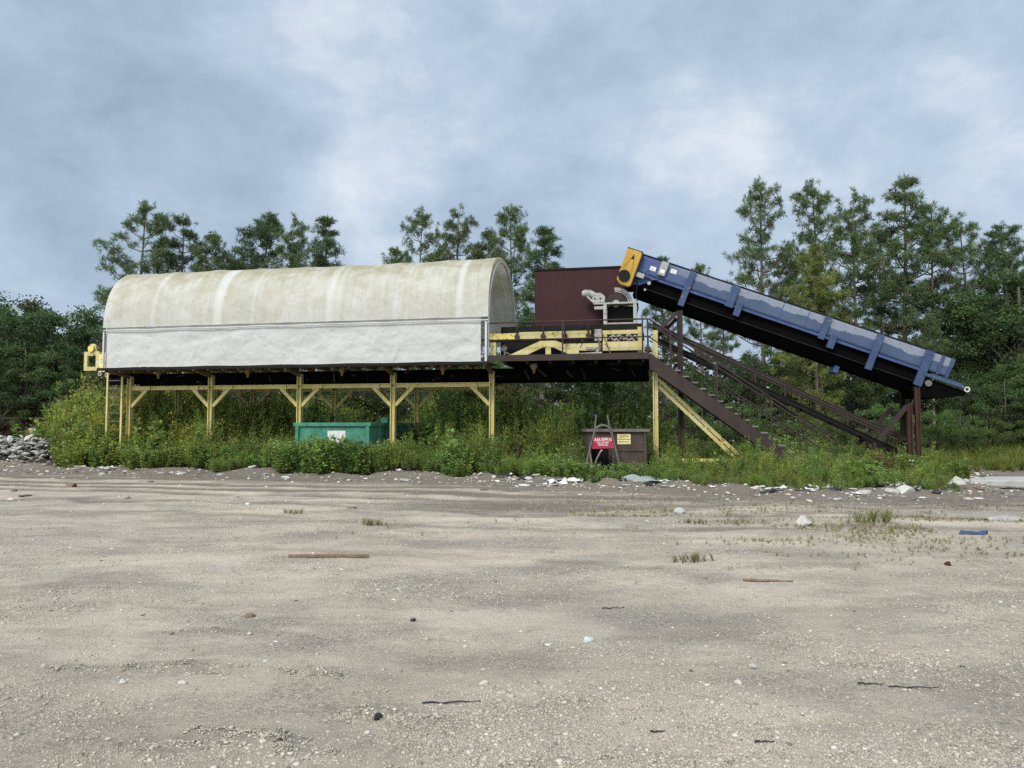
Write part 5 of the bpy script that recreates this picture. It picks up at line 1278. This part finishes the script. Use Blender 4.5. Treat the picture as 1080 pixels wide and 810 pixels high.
# scraps along the weed edge
def edge_scraps():
    protos = []
    for i in range(5): protos.append(('scrap', chunk_mesh('scrap', (.16, .12, .09), 'concrete_pale', .3, 2, 50 + i), 'pale chunk lying along the weed edge', 'pale chunks along the weed edge'))
    for i in range(4): protos.append(('scrap', chunk_mesh('scrap', (.2, .14, .1), 'concrete', .3, 2, 60 + i), 'grey rock lying along the weed edge', 'grey rocks along the weed edge'))
    for i in range(4): protos.append(('scrap', sheet_mesh('scrap', .4, .25, .18, 'litter_white', 20 + i), 'crumpled white scrap along the weed edge', 'white scraps along the weed edge'))
    for i in range(4): protos.append(('scrap', sheet_mesh('scrap', .5, .35, .2, 'litter_dark', 30 + i), 'crumpled black scrap along the weed edge', 'black scraps along the weed edge'))
    for i in range(3): protos.append(('scrap', chunk_mesh('scrap', (.45, .06, .05), 'litter_grey', .2, 2, 70 + i), 'grey splinter lying along the weed edge', 'grey splinters along the weed edge'))
    spots = []
    g = random.Random(3)
    for _ in range(110):
        x = g.choice([g.uniform(-18.5, 11.8), g.uniform(.5, 11.8), g.uniform(-17.5, -13), g.uniform(-1, 4), g.uniform(5, 11)]); y = float(edge_y(x)) - abs(g.gauss(.1, .9)) + .3
        spots.append((x, y))
    for (x, y) in spots:
        nm, me, lab, grp = g.choice(protos)
        o = put(nm, me, x, y, g.uniform(0, 6.28), lab, 'scrap', grp, dz=.03, tilt=(g.uniform(-.2, .2), g.uniform(-.2, .2))); s_ = g.uniform(.35, 1.0) ; o.scale = (s_, s_, s_)
edge_scraps()
def rubble():
    g = random.Random(9); cxp, cyp = -23.2, 35.6
    hz = lambda x, y: 1.15 * max(0, 1 - ((x - cxp) / 4.4) ** 2 - ((y - cyp) / 3.0) ** 2) ** .6
    n = 2600; x = npr.uniform(cxp - 4.4, cxp + 4.4, n); y = npr.uniform(cyp - 3, cyp + 3, n)
    z = np.array([hz(a, b) for a, b in zip(x, y)]); ok = z > .02; x, y, z = x[ok], y[ok], z[ok]; n = len(x)
    sz = npr.uniform(.05, .17, n); pal = np.array([(.17, .165, .15), (.25, .245, .23), (.10, .093, .085), (.36, .36, .345), (.04, .037, .034)])
    V, F, C = scatter([stone_tmpl() for _ in range(6)], np.stack([x, y, z - .15 + npr.uniform(-.15, .05, n)], 1), np.stack([sz * npr.uniform(.8, 1.8, n), sz, sz * 1.3], 1), npr.uniform(0, 6.28, n), .4, pal[npr.choice(5, n, p=[.34, .28, .16, .14, .08])])
    obj('rubble', np_mesh('rubble', V, F, 'stone', C), kind='stuff')
    P = [(chunk_mesh('rubble_slab', (.42, .22, .045), 'concrete_pale', .25, 2, 90 + i), 'broken pale slab in the rubble pile at the left edge', 'pale slabs of the rubble pile') for i in range(3)] + \
        [(chunk_mesh('rubble_slab', (.38, .26, .08), 'concrete', .25, 2, 95 + i), 'broken grey slab in the rubble pile at the left edge', 'grey slabs of the rubble pile') for i in range(3)] + \
        [(chunk_mesh('rubble_strip', (.6, .07, .05), 'litter_white', .2, 2, 99 + i), 'white strip sticking out of the rubble pile at the left edge', 'white strips of the rubble pile') for i in range(3)]
    for i in range(120):
        x, y = cxp + g.uniform(-4.2, 4.2), cyp - g.uniform(-.6, 2.9); z = hz(x, y)
        if z < .03: continue
        me, lab, grp = g.choice(P)
        o = put(me.name.split('.')[0], me, x, y, g.uniform(0, 6.28), lab, 'rubble', grp, dz=z + .02, tilt=(g.uniform(-.5, .5), g.uniform(-.5, .5))); s_ = g.uniform(.4, .85); o.scale = (s_, s_ * .8, s_)
    o = stick(3.6, .1, .1, 'litter_dark', -24.4, 34.2, -.25, 'dark pole slanting across the top of the rubble pile', 'pole', 'pole'); o.location.z = 1.25; o.rotation_euler = (0, .13, -.25)
    put('concrete_chunk', chunk_mesh('concrete_chunk', (.3, .2, .42), 'concrete_pale', .2, 2, 120), -19.3, 34.6, .3, 'upright pale chunk in the weeds right of the rubble pile', 'rubble', dz=.75)
rubble()

# ------------------------------------------------------------------ sky, sun, camera
SUN_EL, SUN_AZ = R(44), R(208)        # azimuth clockwise from +Y: behind the camera, to its left
w = bpy.data.worlds.new('World'); S.world = w; w.use_nodes = True
nt = w.node_tree; bg = nt.nodes['Background']
sky = N(nt, 'ShaderNodeTexSky', sky_type='NISHITA'); sky.sun_disc = False; sky.sun_elevation = SUN_EL; sky.sun_rotation = SUN_AZ
tc = N(nt, 'ShaderNodeTexCoord'); D = tc.outputs['Generated']
sp = N(nt, 'ShaderNodeSeparateXYZ'); nt.links.new(D, sp.inputs[0])
def smap(sc, loc):
    q = N(nt, 'ShaderNodeMapping'); q.inputs['Scale'].default_value = sc; q.inputs['Location'].default_value = loc; nt.links.new(D, q.inputs[0]); return q.outputs[0]
n1 = noise(nt, 1.0, 8, .5, smap((2.6, 2.6, 4.6), (3.1, 1.7, 0)), .1)
n2 = noise(nt, 1.0, 10, .64, smap((7, 7, 11), (7.3, 2.2, 4)), .15)
def patch(px, py, width, amp):
    """cloud bank in the direction of (px, py)"""
    pit = math.atan(45 / 800); x = (px - 540) / 800; y = -(py - 405) / 800
    d = Vector((x, math.cos(pit) - y * math.sin(pit), math.sin(pit) + y * math.cos(pit))).normalized()
    vm = N(nt, 'ShaderNodeVectorMath', operation='DISTANCE'); nt.links.new(D, vm.inputs[0]); vm.inputs[1].default_value = d
    return math_n(nt, 'MULTIPLY', ramp(nt, math_n(nt, 'DIVIDE', vm.outputs['Value'], width), [(0, 1), (.5, .45), (1, 0)]), amp)
f = math_n(nt, 'ADD', math_n(nt, 'MULTIPLY', n1, .52), math_n(nt, 'MULTIPLY', n2, .52))
for a in ((390, 70, .32, .10), (330, 40, .16, .06), (735, 200, .15, .12), (800, 180, .12, .07), (380, 262, .14, .12), (690, 60, .22, .06), (130, 40, .30, -.07), (560, 130, .16, -.10), (900, 80, .4, -.03), (60, 240, .25, -.05), (1020, 160, .2, .04)):
    f = math_n(nt, 'ADD', f, patch(*a))
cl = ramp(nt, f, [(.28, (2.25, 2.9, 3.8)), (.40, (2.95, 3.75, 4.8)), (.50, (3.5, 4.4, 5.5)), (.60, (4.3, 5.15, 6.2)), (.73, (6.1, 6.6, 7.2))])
# cloud glow added toward the sun, behind the view, to light the ground
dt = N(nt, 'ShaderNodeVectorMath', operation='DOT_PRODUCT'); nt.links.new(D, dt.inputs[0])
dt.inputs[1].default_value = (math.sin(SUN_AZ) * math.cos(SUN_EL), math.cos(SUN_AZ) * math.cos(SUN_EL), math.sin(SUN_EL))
added_glow = ramp(nt, dt.outputs['Value'], [(.12, (1, 1, 1)), (.9, (4.2, 3.8, 3.3))])      # the cloud deck glows round the veiled sun
clz = mix(nt, 1.0, cl, added_glow, 'MULTIPLY')
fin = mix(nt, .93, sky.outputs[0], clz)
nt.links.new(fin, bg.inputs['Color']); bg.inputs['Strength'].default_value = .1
L = bpy.data.lights.new('sun', 'SUN'); L.energy = 2.3; L.angle = R(12); L.color = (1, .95, .87)
lo = bpy.data.objects.new('sun', L); COL.objects.link(lo)
sd = Vector((math.sin(SUN_AZ) * math.cos(SUN_EL), math.cos(SUN_AZ) * math.cos(SUN_EL), math.sin(SUN_EL)))
lo.rotation_euler = sd.to_track_quat('Z', 'Y').to_euler(); lo.location = (0, 0, 60)
cam = bpy.data.cameras.new('camera'); co = bpy.data.objects.new('camera', cam); COL.objects.link(co)
co.location = (0, 0, EYE); co.rotation_euler = (R(90) + math.atan(45 / 800), 0, 0)
cam.sensor_width = 36; cam.lens = 800 / 1080 * 36; cam.clip_end = 6000; cam.clip_start = .05
S.camera = co
S.render.engine = 'CYCLES'; S.cycles.max_bounces = 6; S.cycles.transparent_max_bounces = 4; S.cycles.use_denoising = False
S.view_settings.view_transform = 'Standard'; S.view_settings.look = 'None'; S.view_settings.exposure = .35; S.view_settings.gamma = 1; S.view_settings.use_curve_mapping = False
